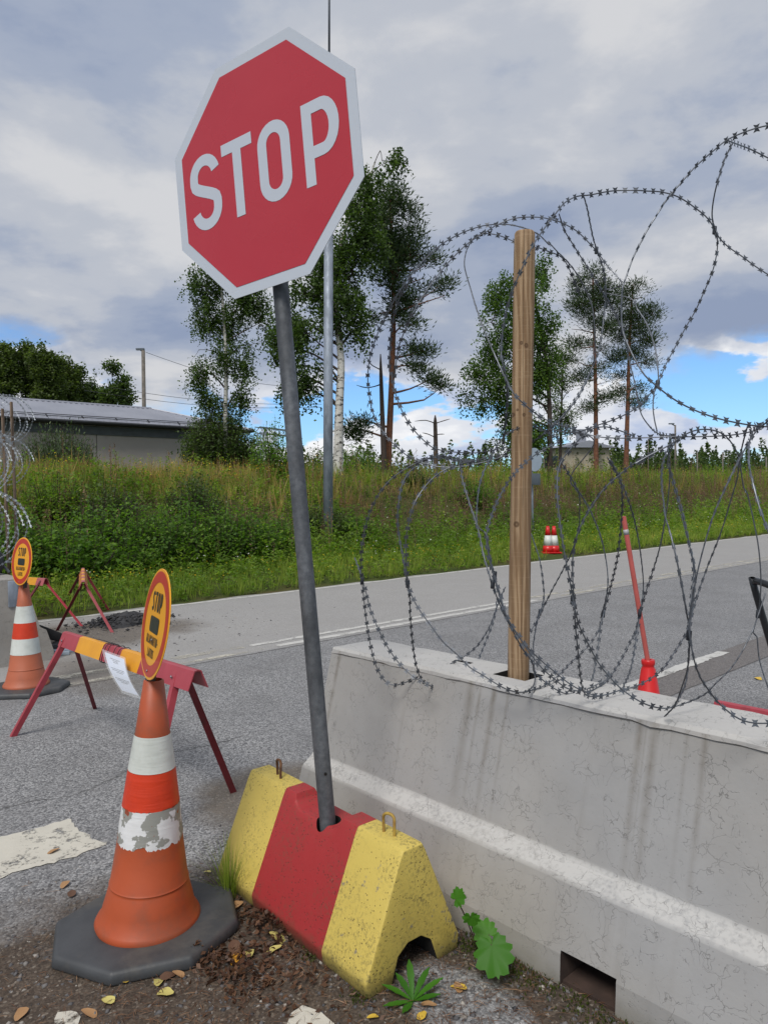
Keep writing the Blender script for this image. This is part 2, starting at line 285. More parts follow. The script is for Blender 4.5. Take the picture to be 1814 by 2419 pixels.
def m_galv(name, c1, c2, rough=0.5, metal=0.6, streak=True):
    b = NB(name); n = b.noise(40, 5, 0.7); n2 = b.noise(6, 5, 0.6, b.map((1, 1, 0.35)))
    col = b.mix(b.ramp(n, [(0.35, 0.0), (0.65, 1.0)]), c1, c2); col = b.mix(b.ramp(n2, [(0.4, 0.0), (0.62, 0.75)]), col, tuple(v * 0.5 for v in c2))
    sp = b.ramp(b.vor(130), [(0.0, 0.7), (0.15, 0.0)]); col = b.mix(b.math('MULTIPLY', sp, 0.35), col, (0.45, 0.47, 0.5))
    b.principled(col, b.ramp(n2, [(0.3, rough), (0.7, min(1, rough + 0.25))]), metal, b.bump(n, 0.15, 0.003)); return b.m
def m_signface(name, c, c2, rough=0.3):
    b = NB(name); n = b.noise(1.6, 4, 0.5, b.map((1, 1, 1.6))); n2 = b.noise(60, 5, 0.7); n3 = b.noise(3.5, 3)
    col = b.mix(n, c, c2); scr = b.ramp(b.noise(30, 6, 0.8, b.map((1, 1, 0.15))), [(0.70, 0.0), (0.74, 0.35)]); col = b.mix(scr, col, tuple(min(1, v * 1.6 + 0.05) for v in c))
    b.principled(col, b.ramp(n3, [(0.3, rough * 0.8), (0.7, rough * 1.35)]), 0, b.bump(b.math('ADD', n3, b.math('MULTIPLY', n2, 0.03)), 0.10, 0.03), 0.5, coat=0.25); return b.m
def m_tape(name, c, dirtc, under, peel=0.0):
    b = NB(name); n = b.noise(7, 6, 0.6); wr = b.noise(9, 5, 0.55, b.map((0.6, 0.6, 6.0)), 0.6)
    col = b.mix(b.ramp(n, [(0.42, 0.0), (0.68, 0.6)]), c, dirtc)
    if peel:
        pn = b.math('ADD', b.math('MULTIPLY', b.noise(11, 3, 0.45), 0.85), b.math('MULTIPLY', b.noise(70, 4), 0.15))
        gl = b.ramp(pn, [(0.505, 0.0), (0.515, 1.0)]); col = b.mix(gl, col, (0.27, 0.27, 0.245))
        ho = b.ramp(pn, [(peel, 0.0), (peel + 0.008, 1.0)]); col = b.mix(ho, col, under)
    b.principled(col, 0.45, 0, b.bump(wr, 0.35, 0.006), 0.4); return b.m
def m_moss():
    b = NB('moss'); n = b.noise(60, 5, 0.7); b.principled(b.mix(n, (0.02, 0.03, 0.006), (0.085, 0.11, 0.02)), 0.95, 0, b.bump(n, 0.9, 0.01), 0.1); return b.m

RUNS = [(2.83, 0.018, 0.9), (1.98, 0.03, 0.8), (1.86, 0.02, 1.0), (1.93, 0.012, 0.6), (1.79, 0.012, 0.5), (1.24, 0.02, 0.95), (1.19, 0.022, 1.0), (1.22, 0.008, 0.5), (1.02, 0.016, 0.75), (1.08, 0.012, 0.45)]
m_road(); m_ground(); m_moss(); m_birch()
m_paint('line_white', (0.57, 0.56, 0.53), (0.37, 0.47)); m_paint('line_worn', (0.55, 0.52, 0.44), (0.46, 0.58), 3.0); m_paint('line_block', (0.60, 0.57, 0.49), (0.40, 0.47), 7.0)
m_concrete('barrier_concrete', (0.355, 0.352, 0.35), (0.28, 0.278, 0.277)); m_concrete('far_concrete', (0.36, 0.35, 0.34), (0.24, 0.235, 0.23), True, False)
m_block('block_yellow', (0.60, 0.465, 0.11), (0.53, 0.405, 0.09)); m_block('block_red', (0.36, 0.03, 0.032), (0.30, 0.024, 0.026))
m_wood('post_wood', (0.36, 0.235, 0.125), (0.20, 0.11, 0.05)); m_wood('grey_wood', (0.12, 0.10, 0.085), (0.05, 0.042, 0.035)); m_wood('old_post_wood', (0.24, 0.18, 0.13), (0.12, 0.085, 0.06))
m_galv('galvanised', (0.19, 0.20, 0.215), (0.11, 0.118, 0.13), 0.48, 0.55); m_galv('dark_galvanised', (0.085, 0.095, 0.115), (0.045, 0.05, 0.06), 0.42, 0.55); m_galv('lamp_galvanised', (0.34, 0.38, 0.44), (0.28, 0.32, 0.38), 0.5, 0.3)
m_galv('razor_steel', (0.19, 0.205, 0.225), (0.12, 0.13, 0.15), 0.38, 0.65)
m_galv('lit_razor_steel', (0.50, 0.53, 0.56), (0.40, 0.43, 0.46), 0.45, 0.5)  # same steel as the near wire, its lit look put into the colour
m_signface('sign_red', (0.40, 0.018, 0.03), (0.46, 0.03, 0.042), 0.26); m_signface('sign_white', (0.50, 0.54, 0.60), (0.46, 0.50, 0.56), 0.35)
m_signface('disc_red', (0.47, 0.028, 0.012), (0.42, 0.022, 0.01), 0.4); m_signface('disc_yellow', (0.80, 0.36, 0.012), (0.74, 0.32, 0.01), 0.4); m_signface('print_black', (0.012, 0.014, 0.013), (0.016, 0.018, 0.016), 0.4)
simple('cone_orange', (0.40, 0.073, 0.021), (0.345, 0.062, 0.018), 5, 0.5, bs=0.12, bscale=18, dirt=(0.20, 0.07, 0.038), dscale=5, dth=(0.48, 0.75))
simple('cone_orange_faded', (0.42, 0.115, 0.055), (0.37, 0.095, 0.042), 5, 0.55, bs=0.1, bscale=18, dirt=(0.27, 0.10, 0.06), dth=(0.5, 0.85))
m_tape('tape_white', (0.60, 0.62, 0.58), (0.38, 0.40, 0.36), (0.4, 0.08, 0.03)); m_tape('tape_red', (0.60, 0.045, 0.012), (0.40, 0.03, 0.012), (0.3, 0.06, 0.03)); m_tape('tape_peeled', (0.68, 0.68, 0.68), (0.55, 0.55, 0.54), (0.26, 0.06, 0.028), 0.60)
simple('rubber', (0.055, 0.058, 0.062), (0.036, 0.038, 0.041), 6, 0.55, bs=0.3, bscale=30, dirt=(0.11, 0.10, 0.085), dscale=3.5, dth=(0.52, 0.8))
simple('trestle_red', (0.38, 0.05, 0.068), (0.32, 0.04, 0.055), 7, 0.42, bs=0.05, dirt=(0.14, 0.03, 0.03), dth=(0.6, 0.75)); simple('trestle_yellow', (0.72, 0.33, 0.02), (0.66, 0.29, 0.02), 7, 0.45, dirt=(0.45, 0.2, 0.03), dth=(0.6, 0.8))
simple('trestle_shaded_red', (0.17, 0.018, 0.024), (0.12, 0.014, 0.018), 7, 0.45, bs=0.05, dirt=(0.05, 0.025, 0.022), dth=(0.58, 0.7)); simple('trestle_pink', (0.42, 0.11, 0.12), (0.36, 0.09, 0.10), 7, 0.5)
simple('rust', (0.16, 0.075, 0.03), (0.07, 0.03, 0.015), 30, 0.85, bs=0.4, bscale=80); simple('loop_yellow', (0.40, 0.27, 0.05), (0.18, 0.075, 0.025), 28, 0.7, bs=0.4, bscale=70)
simple('bolt_steel', (0.30, 0.30, 0.32), None, 20, 0.4, 0.8); simple('cord_black', (0.012, 0.012, 0.014), None, 20, 0.7); simple('black_plastic', (0.012, 0.012, 0.013), (0.02, 0.02, 0.022), 9, 0.5)
simple('paper', (0.62, 0.66, 0.76), (0.58, 0.62, 0.72), 4, 0.35, coat=0.4); simple('print_grey', (0.12, 0.12, 0.14), None, 4, 0.6)
simple('red_plastic', (0.58, 0.012, 0.012), (0.50, 0.01, 0.01), 6, 0.35); simple('faded_red_tube', (0.46, 0.10, 0.085), (0.40, 0.085, 0.07), 8, 0.5); simple('silver_band', (0.42, 0.42, 0.43), None, 9, 0.4)
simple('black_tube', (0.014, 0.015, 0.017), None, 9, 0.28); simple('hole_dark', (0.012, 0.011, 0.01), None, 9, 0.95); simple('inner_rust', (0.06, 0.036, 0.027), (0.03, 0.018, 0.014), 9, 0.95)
simple('wall_render', (0.40, 0.36, 0.325), (0.37, 0.33, 0.30), 0.8, 0.9, dirt=(0.31, 0.28, 0.255), dscale=0.7); simple('roof_metal', (0.30, 0.31, 0.35), (0.25, 0.26, 0.30), 0.6, 0.45, 0.15); simple('eave_dark', (0.035, 0.037, 0.042), None, 3, 0.6); simple('soffit', (0.10, 0.11, 0.115), None, 3, 0.7)
simple('wall_cream', (0.42, 0.37, 0.28), None, 2, 0.9); simple('window_glass', (0.03, 0.035, 0.04), None, 3, 0.1); simple('sign_back', (0.40, 0.46, 0.52), (0.36, 0.42, 0.48), 4, 0.4, 0.3); simple('box_grey', (0.10, 0.12, 0.14), None, 4, 0.5)
simple('pole_wood', (0.17, 0.15, 0.13), (0.11, 0.10, 0.085), 5, 0.9); simple('pine_bark', (0.20, 0.085, 0.045), (0.10, 0.045, 0.028), 6, 0.95, bs=0.6, bscale=12, dirt=(0.05, 0.035, 0.028), dscale=2); simple('dark_bark', (0.06, 0.042, 0.033), (0.035, 0.026, 0.022), 6, 0.95, bs=0.6, bscale=12); simple('snag_wood', (0.17, 0.12, 0.095), (0.09, 0.065, 0.05), 6, 0.95, bs=0.5, bscale=15)
simple('asphalt_crumb', (0.028, 0.028, 0.03), (0.05, 0.05, 0.052), 20, 0.9, bs=0.6, bscale=60); simple('lattice_steel', (0.26, 0.29, 0.33), None, 3, 0.5, 0.3)
m_leaf('birch_leaves', (0.035, 0.062, 0.018), (0.072, 0.12, 0.03), (0.13, 0.19, 0.05), 0.42); m_leaf('bright_birch_leaves', (0.042, 0.082, 0.018), (0.09, 0.16, 0.032), (0.15, 0.23, 0.045), 0.45); m_leaf('pine_needles', (0.026, 0.046, 0.022), (0.055, 0.088, 0.038), (0.10, 0.14, 0.058), 0.32)
m_leaf('forest_leaves', (0.055, 0.08, 0.026), (0.10, 0.14, 0.042), (0.155, 0.20, 0.062), 0.42); m_leaf('willow_leaves', (0.045, 0.075, 0.035), (0.085, 0.125, 0.055), (0.15, 0.20, 0.085), 0.25); m_leaf('bush_leaves', (0.05, 0.11, 0.02), (0.125, 0.23, 0.036), (0.23, 0.36, 0.06), 0.5)
m_leaf('dark_bush_leaves', (0.04, 0.066, 0.022), (0.08, 0.125, 0.038), (0.135, 0.19, 0.055), 0.42); m_leaf('weed_leaves', (0.085, 0.15, 0.024), (0.175, 0.275, 0.042), (0.33, 0.38, 0.07), 0.5); m_leaf('grass_blades', (0.14, 0.21, 0.035), (0.26, 0.33, 0.055), (0.42, 0.40, 0.11), 0.48)
m_leaf('dry_stalks', (0.26, 0.15, 0.065), (0.42, 0.29, 0.11), (0.55, 0.43, 0.17), 0.4); m_leaf('brown_stalks', (0.11, 0.068, 0.05), (0.22, 0.135, 0.095), (0.33, 0.20, 0.125), 0.35); m_leaf('yellow_flowers', (0.50, 0.34, 0.01), (0.68, 0.46, 0.02), (0.7, 0.6, 0.12), 0.2); m_leaf('white_flowers', (0.5, 0.5, 0.45), (0.62, 0.62, 0.56), None, 0.2)
m_leaf('coltsfoot_green', (0.04, 0.145, 0.011), (0.06, 0.195, 0.014), (0.085, 0.24, 0.018), 0.35); m_leaf('litter_needles', (0.05, 0.024, 0.014), (0.14, 0.07, 0.036), (0.30, 0.18, 0.10), 0.05)
m_leaf('gravel_stones', (0.05, 0.05, 0.055), (0.13, 0.125, 0.125), (0.36, 0.33, 0.29), 0.0, 0.85)
simple('leaf_yellow', (0.62, 0.42, 0.05), (0.55, 0.36, 0.045), 40, 0.6); simple('leaf_pale', (0.52, 0.45, 0.14), (0.46, 0.40, 0.12), 40, 0.6); simple('leaf_tan', (0.38, 0.22, 0.10), (0.30, 0.16, 0.07), 40, 0.7); simple('leaf_brown', (0.13, 0.065, 0.035), (0.08, 0.04, 0.024), 40, 0.8); simple('leaf_orange', (0.60, 0.30, 0.02), (0.5, 0.22, 0.02), 40, 0.6)
def m_sleeve():
    b = NB('plastic_sleeve'); p = b.principled((0.8, 0.82, 0.84), 0.15, 0, None, 0.5, 0.28); return b.m
m_sleeve()

# ------------------------------------------------------------------ mesh helpers
def tag(o, label=None, cat=None, group=None, kind=None):
    if label: o['label'] = label
    if cat: o['category'] = cat
    if group: o['group'] = group
    if kind: o['kind'] = kind
    return o
def thing(name, loc, label, cat, group=None):
    o = bpy.data.objects.new(name, None); COL.objects.link(o); o.location = tuple(float(v) for v in loc); o.empty_display_size = 0.1
    return tag(o, label, cat, group)
def link(name, me, mats, parent=None, smooth=True):
    o = bpy.data.objects.new(name, me); COL.objects.link(o)
    for m in ([mats] if isinstance(mats, str) else mats): me.materials.append(MATS[m])
    if parent is not None: o.parent = parent
    if smooth and len(me.polygons): me.polygons.foreach_set('use_smooth', np.ones(len(me.polygons), bool))
    return o
def ploc(parent):
    v = np.zeros(3); p = parent
    while p is not None: v += np.array(p.location); p = p.parent
    return v
def npmesh(name, V, F, mats, parent=None, tint=None, smooth=False):
    V = np.asarray(V, np.float32) - ploc(parent).astype(np.float32); F = np.asarray(F, np.int32)
    me = bpy.data.meshes.new(name); k = F.shape[1]
    me.vertices.add(len(V)); me.vertices.foreach_set('co', V.ravel())
    me.loops.add(F.size); me.loops.foreach_set('vertex_index', F.ravel())
    me.polygons.add(len(F)); me.polygons.foreach_set('loop_start', np.arange(0, F.size, k, dtype=np.int32)); me.polygons.foreach_set('loop_total', np.full(len(F), k, np.int32))
    me.update(calc_edges=True)
    if tint is not None:
        a = me.attributes.new('tint', 'FLOAT', 'FACE'); a.data.foreach_set('value', np.asarray(tint, np.float32))
    me.validate(); return link(name, me, mats, parent, smooth)
def frame(t, ref=None):
    t = np.asarray(t, float); t = t / (np.linalg.norm(t) + 1e-12); r = np.array([0, 0, 1.0]) if ref is None else np.asarray(ref, float)
    if abs(np.dot(t, r)) > 0.97: r = np.array([1.0, 0, 0]) if abs(t[0]) < 0.9 else np.array([0, 1.0, 0])
    a = np.cross(r, t); a /= np.linalg.norm(a); b = np.cross(t, a); return t, a, b
class MB:
    def __init__(s): s.v = []; s.f = []; s.mi = []
    def add(s, V, F, mi=0):
        o = len(s.v); s.v += [tuple(map(float, p)) for p in V]; s.f += [tuple(i + o for i in f) for f in F]; s.mi += [mi] * len(F); return s
    def hexa(s, P, mi=0):   # 8 points: bottom 4 ccw, top 4 ccw
        return s.add(P, [(0, 3, 2, 1), (4, 5, 6, 7), (0, 1, 5, 4), (1, 2, 6, 5), (2, 3, 7, 6), (3, 0, 4, 7)], mi)
    def box(s, c, x, y, z, mi=0):   # centre, half-axis vectors
        c, x, y, z = map(np.asarray, (c, x, y, z))
        return s.hexa([c - x - y - z, c + x - y - z, c + x + y - z, c - x + y - z, c - x - y + z, c + x - y + z, c + x + y + z, c - x + y + z], mi)
    def bar(s, p, q, w, h, ref=None, mi=0):
        p, q = np.asarray(p, float), np.asarray(q, float); t, a, b = frame(q - p, ref); return s.box((p + q) / 2, (q - p) / 2, a * w / 2, b * h / 2, mi)
    def tube(s, pts, rad, n=10, cap=True, mi=0, ref=None):
        pts = np.asarray(pts, float); rad = np.broadcast_to(np.asarray(rad, float), (len(pts),)); rows = []; pa = ref
        for i, p in enumerate(pts):
            t = pts[min(i + 1, len(pts) - 1)] - pts[max(i - 1, 0)]
            if pa is None: t, a, b = frame(t)
            else:
                t = t / np.linalg.norm(t); a = pa - t * np.dot(pa, t); a /= np.linalg.norm(a); b = np.cross(t, a)
            pa = a; ang = np.arange(n) * 2 * np.pi / n
            rows.append(p + rad[i] * (np.cos(ang)[:, None] * a + np.sin(ang)[:, None] * b))
        V = np.concatenate(rows); F = [(i * n + j, i * n + (j + 1) % n, (i + 1) * n + (j + 1) % n, (i + 1) * n + j) for i in range(len(pts) - 1) for j in range(n)]
        if cap: F += [tuple(range(n - 1, -1, -1)), tuple((len(pts) - 1) * n + j for j in range(n))]
        return s.add(V, F, mi)
    def lathe(s, prof, c, axis=(0, 0, 1), n=40, mi=0, cap=True, jitter=None):
        t, a, b = frame(axis); c = np.asarray(c, float); rows = []
        for k, (r, z) in enumerate(prof):
            ang = np.arange(n) * 2 * np.pi / n; dz = jitter[k] if jitter is not None and jitter[k] is not None else 0
            rows.append(c + (np.cos(ang) * r)[:, None] * a + (np.sin(ang) * r)[:, None] * b + np.outer(np.full(n, z) + dz, t))
        F = [(i * n + j, i * n + (j + 1) % n, (i + 1) * n + (j + 1) % n, (i + 1) * n + j) for i in range(len(prof) - 1) for j in range(n)]
        if cap: F += [tuple(range(n - 1, -1, -1)), tuple((len(prof) - 1) * n + j for j in range(n))]
        return s.add(np.concatenate(rows), F, mi)
    def prism(s, poly, o, ux, uy, uz, mi=0):   # 2D polygon in ux,uy extruded along uz
        o, ux, uy, uz = map(np.asarray, (o, ux, uy, uz)); n = len(poly)
        A = [o + ux * x + uy * y for x, y in poly]; B = [p + uz for p in A]
        return s.add(A + B, [tuple(range(n - 1, -1, -1)), tuple(range(n, 2 * n))] + [(i, (i + 1) % n, n + (i + 1) % n, n + i) for i in range(n)], mi)
    def mesh(s, name, off=None):
        me = bpy.data.meshes.new(name); o = np.zeros(3) if off is None else off
        me.from_pydata([tuple(np.asarray(p) - o) for p in s.v], [], s.f); me.polygons.foreach_set('material_index', np.array(s.mi, np.int32)); me.update(); return me
    def build(s, name, mats, parent=None, smooth=False, bevel=0.0, seg=2):
        me = s.mesh(name, ploc(parent)); bm = bmesh.new(); bm.from_mesh(me); bmesh.ops.recalc_face_normals(bm, faces=bm.faces)
        if bevel:
            ed = [e for e in bm.edges if len(e.link_faces) == 2 and e.calc_face_angle(0) > 0.45]
            bmesh.ops.bevel(bm, geom=ed, offset=bevel, segments=seg, affect='EDGES', profile=0.6, clamp_overlap=True, material=-1)
        bm.to_mesh(me); bm.free(); o = link(name, me, mats, parent, smooth)
        if smooth == 'auto' or bevel:
            me.polygons.foreach_set('use_smooth', np.ones(len(me.polygons), bool))
            try: me.set_sharp_from_angle(angle=R_(38))
            except Exception: pass
        return o
def cut(o, cutters):
    for c in cutters:
        m = o.modifiers.new('cut', 'BOOLEAN'); m.operation = 'DIFFERENCE'; m.object = c; m.solver = 'EXACT'
    dg = bpy.context.evaluated_depsgraph_get(); me = bpy.data.meshes.new_from_object(o.evaluated_get(dg)); o.modifiers.clear(); o.data = me
    for c in cutters: bpy.data.objects.remove(c, do_unlink=True)
def catmull(P, step=0.02):
    P = np.asarray(P, float); Q = np.vstack([2 * P[0] - P[1], P, 2 * P[-1] - P[-2]]); out = []
    for i in range(len(P) - 1):
        a, b, c, d = Q[i:i + 4]; L = np.linalg.norm(c[:3] - b[:3]); k = max(2, int(L / step))
        t = (np.arange(k) / k)[:, None]
        out.append(0.5 * (2 * b + (c - a) * t + (2 * a - 5 * b + 4 * c - d) * t ** 2 + (3 * b - a - 3 * c + d) * t ** 3))
    return np.vstack(out + [P[-1:]])
# leaf clouds: one rhombus per leaf, random tilt
def leaves(C, L, Wd, up=0.4, droop=None, axis=None):
    n = len(C); L = np.broadcast_to(L, (n,)) * rng.uniform(0.65, 1.3, n); Wd = np.broadcast_to(Wd, (n,)) * rng.uniform(0.7, 1.25, n)
    if axis is None:
        a = rng.normal(size=(n, 3)); a[:, 2] *= 0.6
        if droop is not None: a[:, 2] -= droop
    else: a = axis + rng.normal(size=(n, 3)) * 0.25
    a /= np.linalg.norm(a, axis=1)[:, None] + 1e-9; r = rng.normal(size=(n, 3)); r[:, 2] += up * 2
    b = np.cross(r, a); b /= np.linalg.norm(b, axis=1)[:, None] + 1e-9; c = np.cross(a, b)
    s0 = C - a * (L / 2)[:, None]; s2 = C + a * (L / 2)[:, None]; m = C - a * (L * 0.05)[:, None] + c * (L * 0.07)[:, None]
    V = np.stack([s0, m + b * (Wd / 2)[:, None], s2, m - b * (Wd / 2)[:, None]], 1).reshape(-1, 3)
    return V, np.arange(4 * n).reshape(-1, 4)
class Cloud:
    def __init__(s): s.V = []; s.F = []; s.T = []; s.o = 0
    def add(s, V, F, T): s.V.append(V); s.F.append(F + s.o); s.T.append(np.broadcast_to(T, (len(F),))); s.o += len(V)
    def build(s, name, mat, parent=None): return npmesh(name, np.vstack(s.V), np.vstack(s.F), mat, parent, np.concatenate(s.T))
def qtubes(paths, n=4):      # many thin tapered tubes, all quads
    V = []; F = []; o = 0
    for pts, rad in paths:
        pts = np.asarray(pts, float); m = len(pts); rad = np.broadcast_to(rad, (m,)); t = np.gradient(pts, axis=0); t /= np.linalg.norm(t, axis=1)[:, None] + 1e-9
        _, a, b = frame(t[0]); ang = np.arange(n) * 2 * np.pi / n
        ring = np.cos(ang)[:, None] * a + np.sin(ang)[:, None] * b
        V.append((pts[:, None, :] + rad[:, None, None] * ring[None]).reshape(-1, 3))
        i, j = np.meshgrid(np.arange(m - 1), np.arange(n), indexing='ij')
        F.append(np.stack([i * n + j, i * n + (j + 1) % n, (i + 1) * n + (j + 1) % n, (i + 1) * n + j], -1).reshape(-1, 4) + o); o += m * n
    return np.vstack(V), np.vstack(F)

# ================================================================== the setting
def sm(x): x = np.clip(x, 0, 1); return x * x * (3 - 2 * x)
def zt(n, d):
    n = np.asarray(n, float); d = np.asarray(d, float); s = sm((d - 12.9) / 5.8)
    z = 0.14 * sm((d - 10.75) / 1.6) + 1.85 * s + 0.10 * s * np.sin(n * 0.7 + d * 0.9) + 0.07 * s * np.sin(n * 1.9 - d * 0.6)
    return np.where(d < 10.7, -0.03, z - 0.006)
def gp(n, d, dz=0.0): return nd(n, d, float(zt(n, d)) + dz)
dg = np.concatenate([[-1500, -500, -150, -50, -15, -7, 0, 6, 10.3, 10.69], np.arange(10.72, 21, 0.3), [22, 24, 28, 34, 42, 55, 80, 120, 200, 400, 900, 2000]])
ng = np.concatenate([[-1500, -600, -250, -100, -50, -30, -20], np.arange(-15, 60, 0.8), np.arange(60, 140, 5), [160, 200, 300, 500, 900, 2000]])
NN, DD = np.meshgrid(ng, dg, indexing='ij'); ZZ = zt(NN, DD)
V = NN.ravel()[:, None] * AN + DD.ravel()[:, None] * AD; V[:, 2] = ZZ.ravel()
i, j = np.meshgrid(np.arange(len(ng) - 1), np.arange(len(dg) - 1), indexing='ij'); q = len(dg)
tag(npmesh('ground', V, np.stack([i * q + j, (i + 1) * q + j, (i + 1) * q + j + 1, i * q + j + 1], -1).reshape(-1, 4), 'soil', None, None, True), kind='structure')
def sheet(name, nds, mat, z, rag=0.0):
    if rag:
        P = []
        for k_, p in enumerate(nds):
            q_ = np.array(nds[(k_ + 1) % len(nds)], float); p = np.array(p, float); c_ = max(1, int(np.linalg.norm(q_ - p) / 0.03)); P += [tuple(p + (q_ - p) * i_ / c_ + rng.normal(0, rag, 2) + rag * 1.5 * np.sin(i_ * 0.37 + k_ + np.array([0, 1]))) for i_ in range(c_)]
        nds = P
    m = MB(); m.add([nd(n, d, z) for n, d in nds], [tuple(range(len(nds)))]); o = m.build(name, mat)
    if o.data.polygons[0].normal.z < 0: o.data.flip_normals()
    return tag(o, kind='structure')
# road sheet with a slightly ragged far edge
es = np.linspace(-60, 300, 700); sheet('road', [(-60, -14), (300, -14)] + [(e, 10.66 + 0.05 * math.sin(e * 3.1) + 0.04 * math.sin(e * 7.7 + 1) + rng.uniform(-0.02, 0.02)) for e in es[::-1]], 'road', 0.0)
sheet('edge_line', [(-60, 10.44), (300, 10.44), (300, 10.55), (-60, 10.55)], 'line_white', 0.004)
sheet('centre_line', [(4.3, 6.90), (9.0, 6.90), (9.0, 7.0), (4.3, 7.0)], 'line_white', 0.004, 0.004); sheet('centre_line', [(4.5, 6.67), (9.2, 6.67), (9.2, 6.78), (4.5, 6.78)], 'line_white', 0.004, 0.004)
sheet('centre_line', [(8.8, 6.88), (120, 6.88), (120, 7.02), (8.8, 7.02)], 'line_worn', 0.0045); sheet('centre_line', [(9.3, 6.67), (120, 6.67), (120, 6.78), (9.3, 6.78)], 'line_worn', 0.0045)
sheet('centre_line', [(1.6, 6.55), (4.3, 6.67), (4.3, 6.76), (1.6, 6.66)], 'line_worn', 0.004); sheet('centre_line', [(1.6, 6.88), (4.2, 6.90), (4.2, 7.03), (1.6, 7.06)], 'line_worn', 0.004)
for n0 in (4.4, 16.4, 28.4): sheet('lane_dash', [(n0, 3.10), (n0 + 3.0, 3.10), (n0 + 3.0, 3.21), (n0, 3.21)], 'line_white', 0.004, 0.004)
sheet('stop_bar', [(-2.0, 3.44), (0.9, 3.42), (1.3, 3.40), (1.27, 3.83), (-2.0, 3.84)], 'line_block', 0.004, 0.007)
sheet('paint_patch', [G(*p)[:2] @ np.array([AN[:2], AD[:2]]).T for p in [(685, 2430), (690, 2398), (722, 2380), (770, 2405), (800, 2430)]], 'line_block', 0.004, 0.007)
sheet('paint_patch', [G(*p)[:2] @ np.array([AN[:2], AD[:2]]).T for p in [(125, 2440), (130, 2405), (165, 2390), (185, 2412), (180, 2440)]], 'line_block', 0.004, 0.007)

# ================================================================== letters drawn as strokes (cap height 1)
def arc(cx, cy, rx, ry, a0, a1, k=14): t = np.radians(np.linspace(a0, a1, k)); return [(cx + rx * math.cos(x), cy + ry * math.sin(x)) for x in t]
def glyph(ch, w, s):
    l, r, b, t = s / 2, w - s / 2, s / 2, 1 - s / 2; cx = w / 2; rx = (r - l) / 2; ry = rx * 1.05
    if ch == 'S':
        top = arc(cx, t - ry, rx, ry, 12, 180); bot = arc(cx, b + ry, rx, ry, 0, -168)
        mid = [(l + (r - l) * u, (t - ry) + ((b + ry) - (t - ry)) * (0.5 + 0.5 * math.sin(math.pi * (u - 0.5)) * 0.35 + (u - 0.5) * 0.65)) for u in np.linspace(0, 1, 9)[1:-1]]
        return [top + [(l, t - ry * 1.25)] + [(l + (r - l) * (u * u * (3 - 2 * u)), (t - ry * 1.35) + ((b + ry * 1.35) - (t - ry * 1.35)) * u) for u in np.linspace(0.12, 0.88, 8)] + [(r, b + ry * 1.25)] + bot]
    if ch == 'T': return [[(0, t), (w, t)], [(cx, 1 - s), (cx, 0)]]
    if ch == 'O': p = arc(cx, t - ry, rx, ry, 0, 180) + arc(cx, b + ry, rx, ry, 180, 360); return [p + [p[0]]]
    if ch in 'PR':
        h = 0.27; o = [[(l, 0), (l, 1)], [(s, t), (r - h, t)] + arc(r - h * w * 1.2, t - h, h * w * 1.2, h, 90, -90)[0:] + [(s, t - 2 * h)]]
        if ch == 'R': o.append([(cx, t - 2 * h), (r + s * 0.1, 0)])
        return o
    if ch == 'A': return [[(l * 0.8, 0), (cx, 1)], [(w - l * 0.8, 0), (cx, 1)], [(w * 0.24, 0.3), (w * 0.76, 0.3)]]
    if ch == 'V': return [[(l * 0.8, 1), (cx, 0)], [(w - l * 0.8, 1), (cx, 0)]]
    if ch == 'J': return [[(r, 1), (r, b + ry)] + arc(cx, b + ry, rx, ry, 0, -170)]
    if ch == 'I': return [[(cx, 0), (cx, 1)]]
    if ch == 'L': return [[(l, 1), (l, 0)], [(s, b), (w, b)]]
    if ch == '-': return [[(0, 0.45), (w, 0.45)]]
def stroke_mesh(m, lines, s, o, ux, uy):
    for li, P in enumerate(lines):
        o = o + np.cross(ux, uy) / np.linalg.norm(np.cross(ux, uy)) * 0.00025 * (li > 0); P = np.array(P, float); n = len(P); tn = np.zeros_like(P)
        seg = P[1:] - P[:-1]; seg /= np.linalg.norm(seg, axis=1)[:, None] + 1e-9
        tn[0] = seg[0]; tn[-1] = seg[-1]; tn[1:-1] = seg[1:] + seg[:-1]; tn /= np.linalg.norm(tn, axis=1)[:, None] + 1e-9
        if np.allclose(P[0], P[-1]) and n > 3: tn[0] = seg[-1] + seg[0]; tn[0] /= np.linalg.norm(tn[0]); tn[-1] = tn[0]
        nr = np.stack([-tn[:, 1], tn[:, 0]], 1) * s / 2
        A = [o + ux * p[0] + uy * p[1] for p in P + nr]; B = [o + ux * p[0] + uy * p[1] for p in P - nr]
        m.add(A + B, [(i, n + i, n + i + 1, i + 1) for i in range(n - 1)])
def text_line(txt, parent, o, ux, uy, H, wl, gap, s, mat, nz):
    wd = {'I': 0.22 * wl / 0.5, '-': 0.3 * wl / 0.5, 'A': 1.12 * wl, 'V': 1.1 * wl}; tot = sum(wd.get(c, wl) for c in txt) + gap * (len(txt) - 1); x = -tot / 2
    for c in txt:
        w = wd.get(c, wl); m = MB(); stroke_mesh(m, glyph(c, w, s), s, o + ux * H * x + nz, ux * H, uy * H); ob = m.build('letter', mat, parent); x += w + gap
        if np.dot(np.array(ob.data.polygons[0].normal), np.cross(ux, uy)) < 0: ob.data.flip_normals()

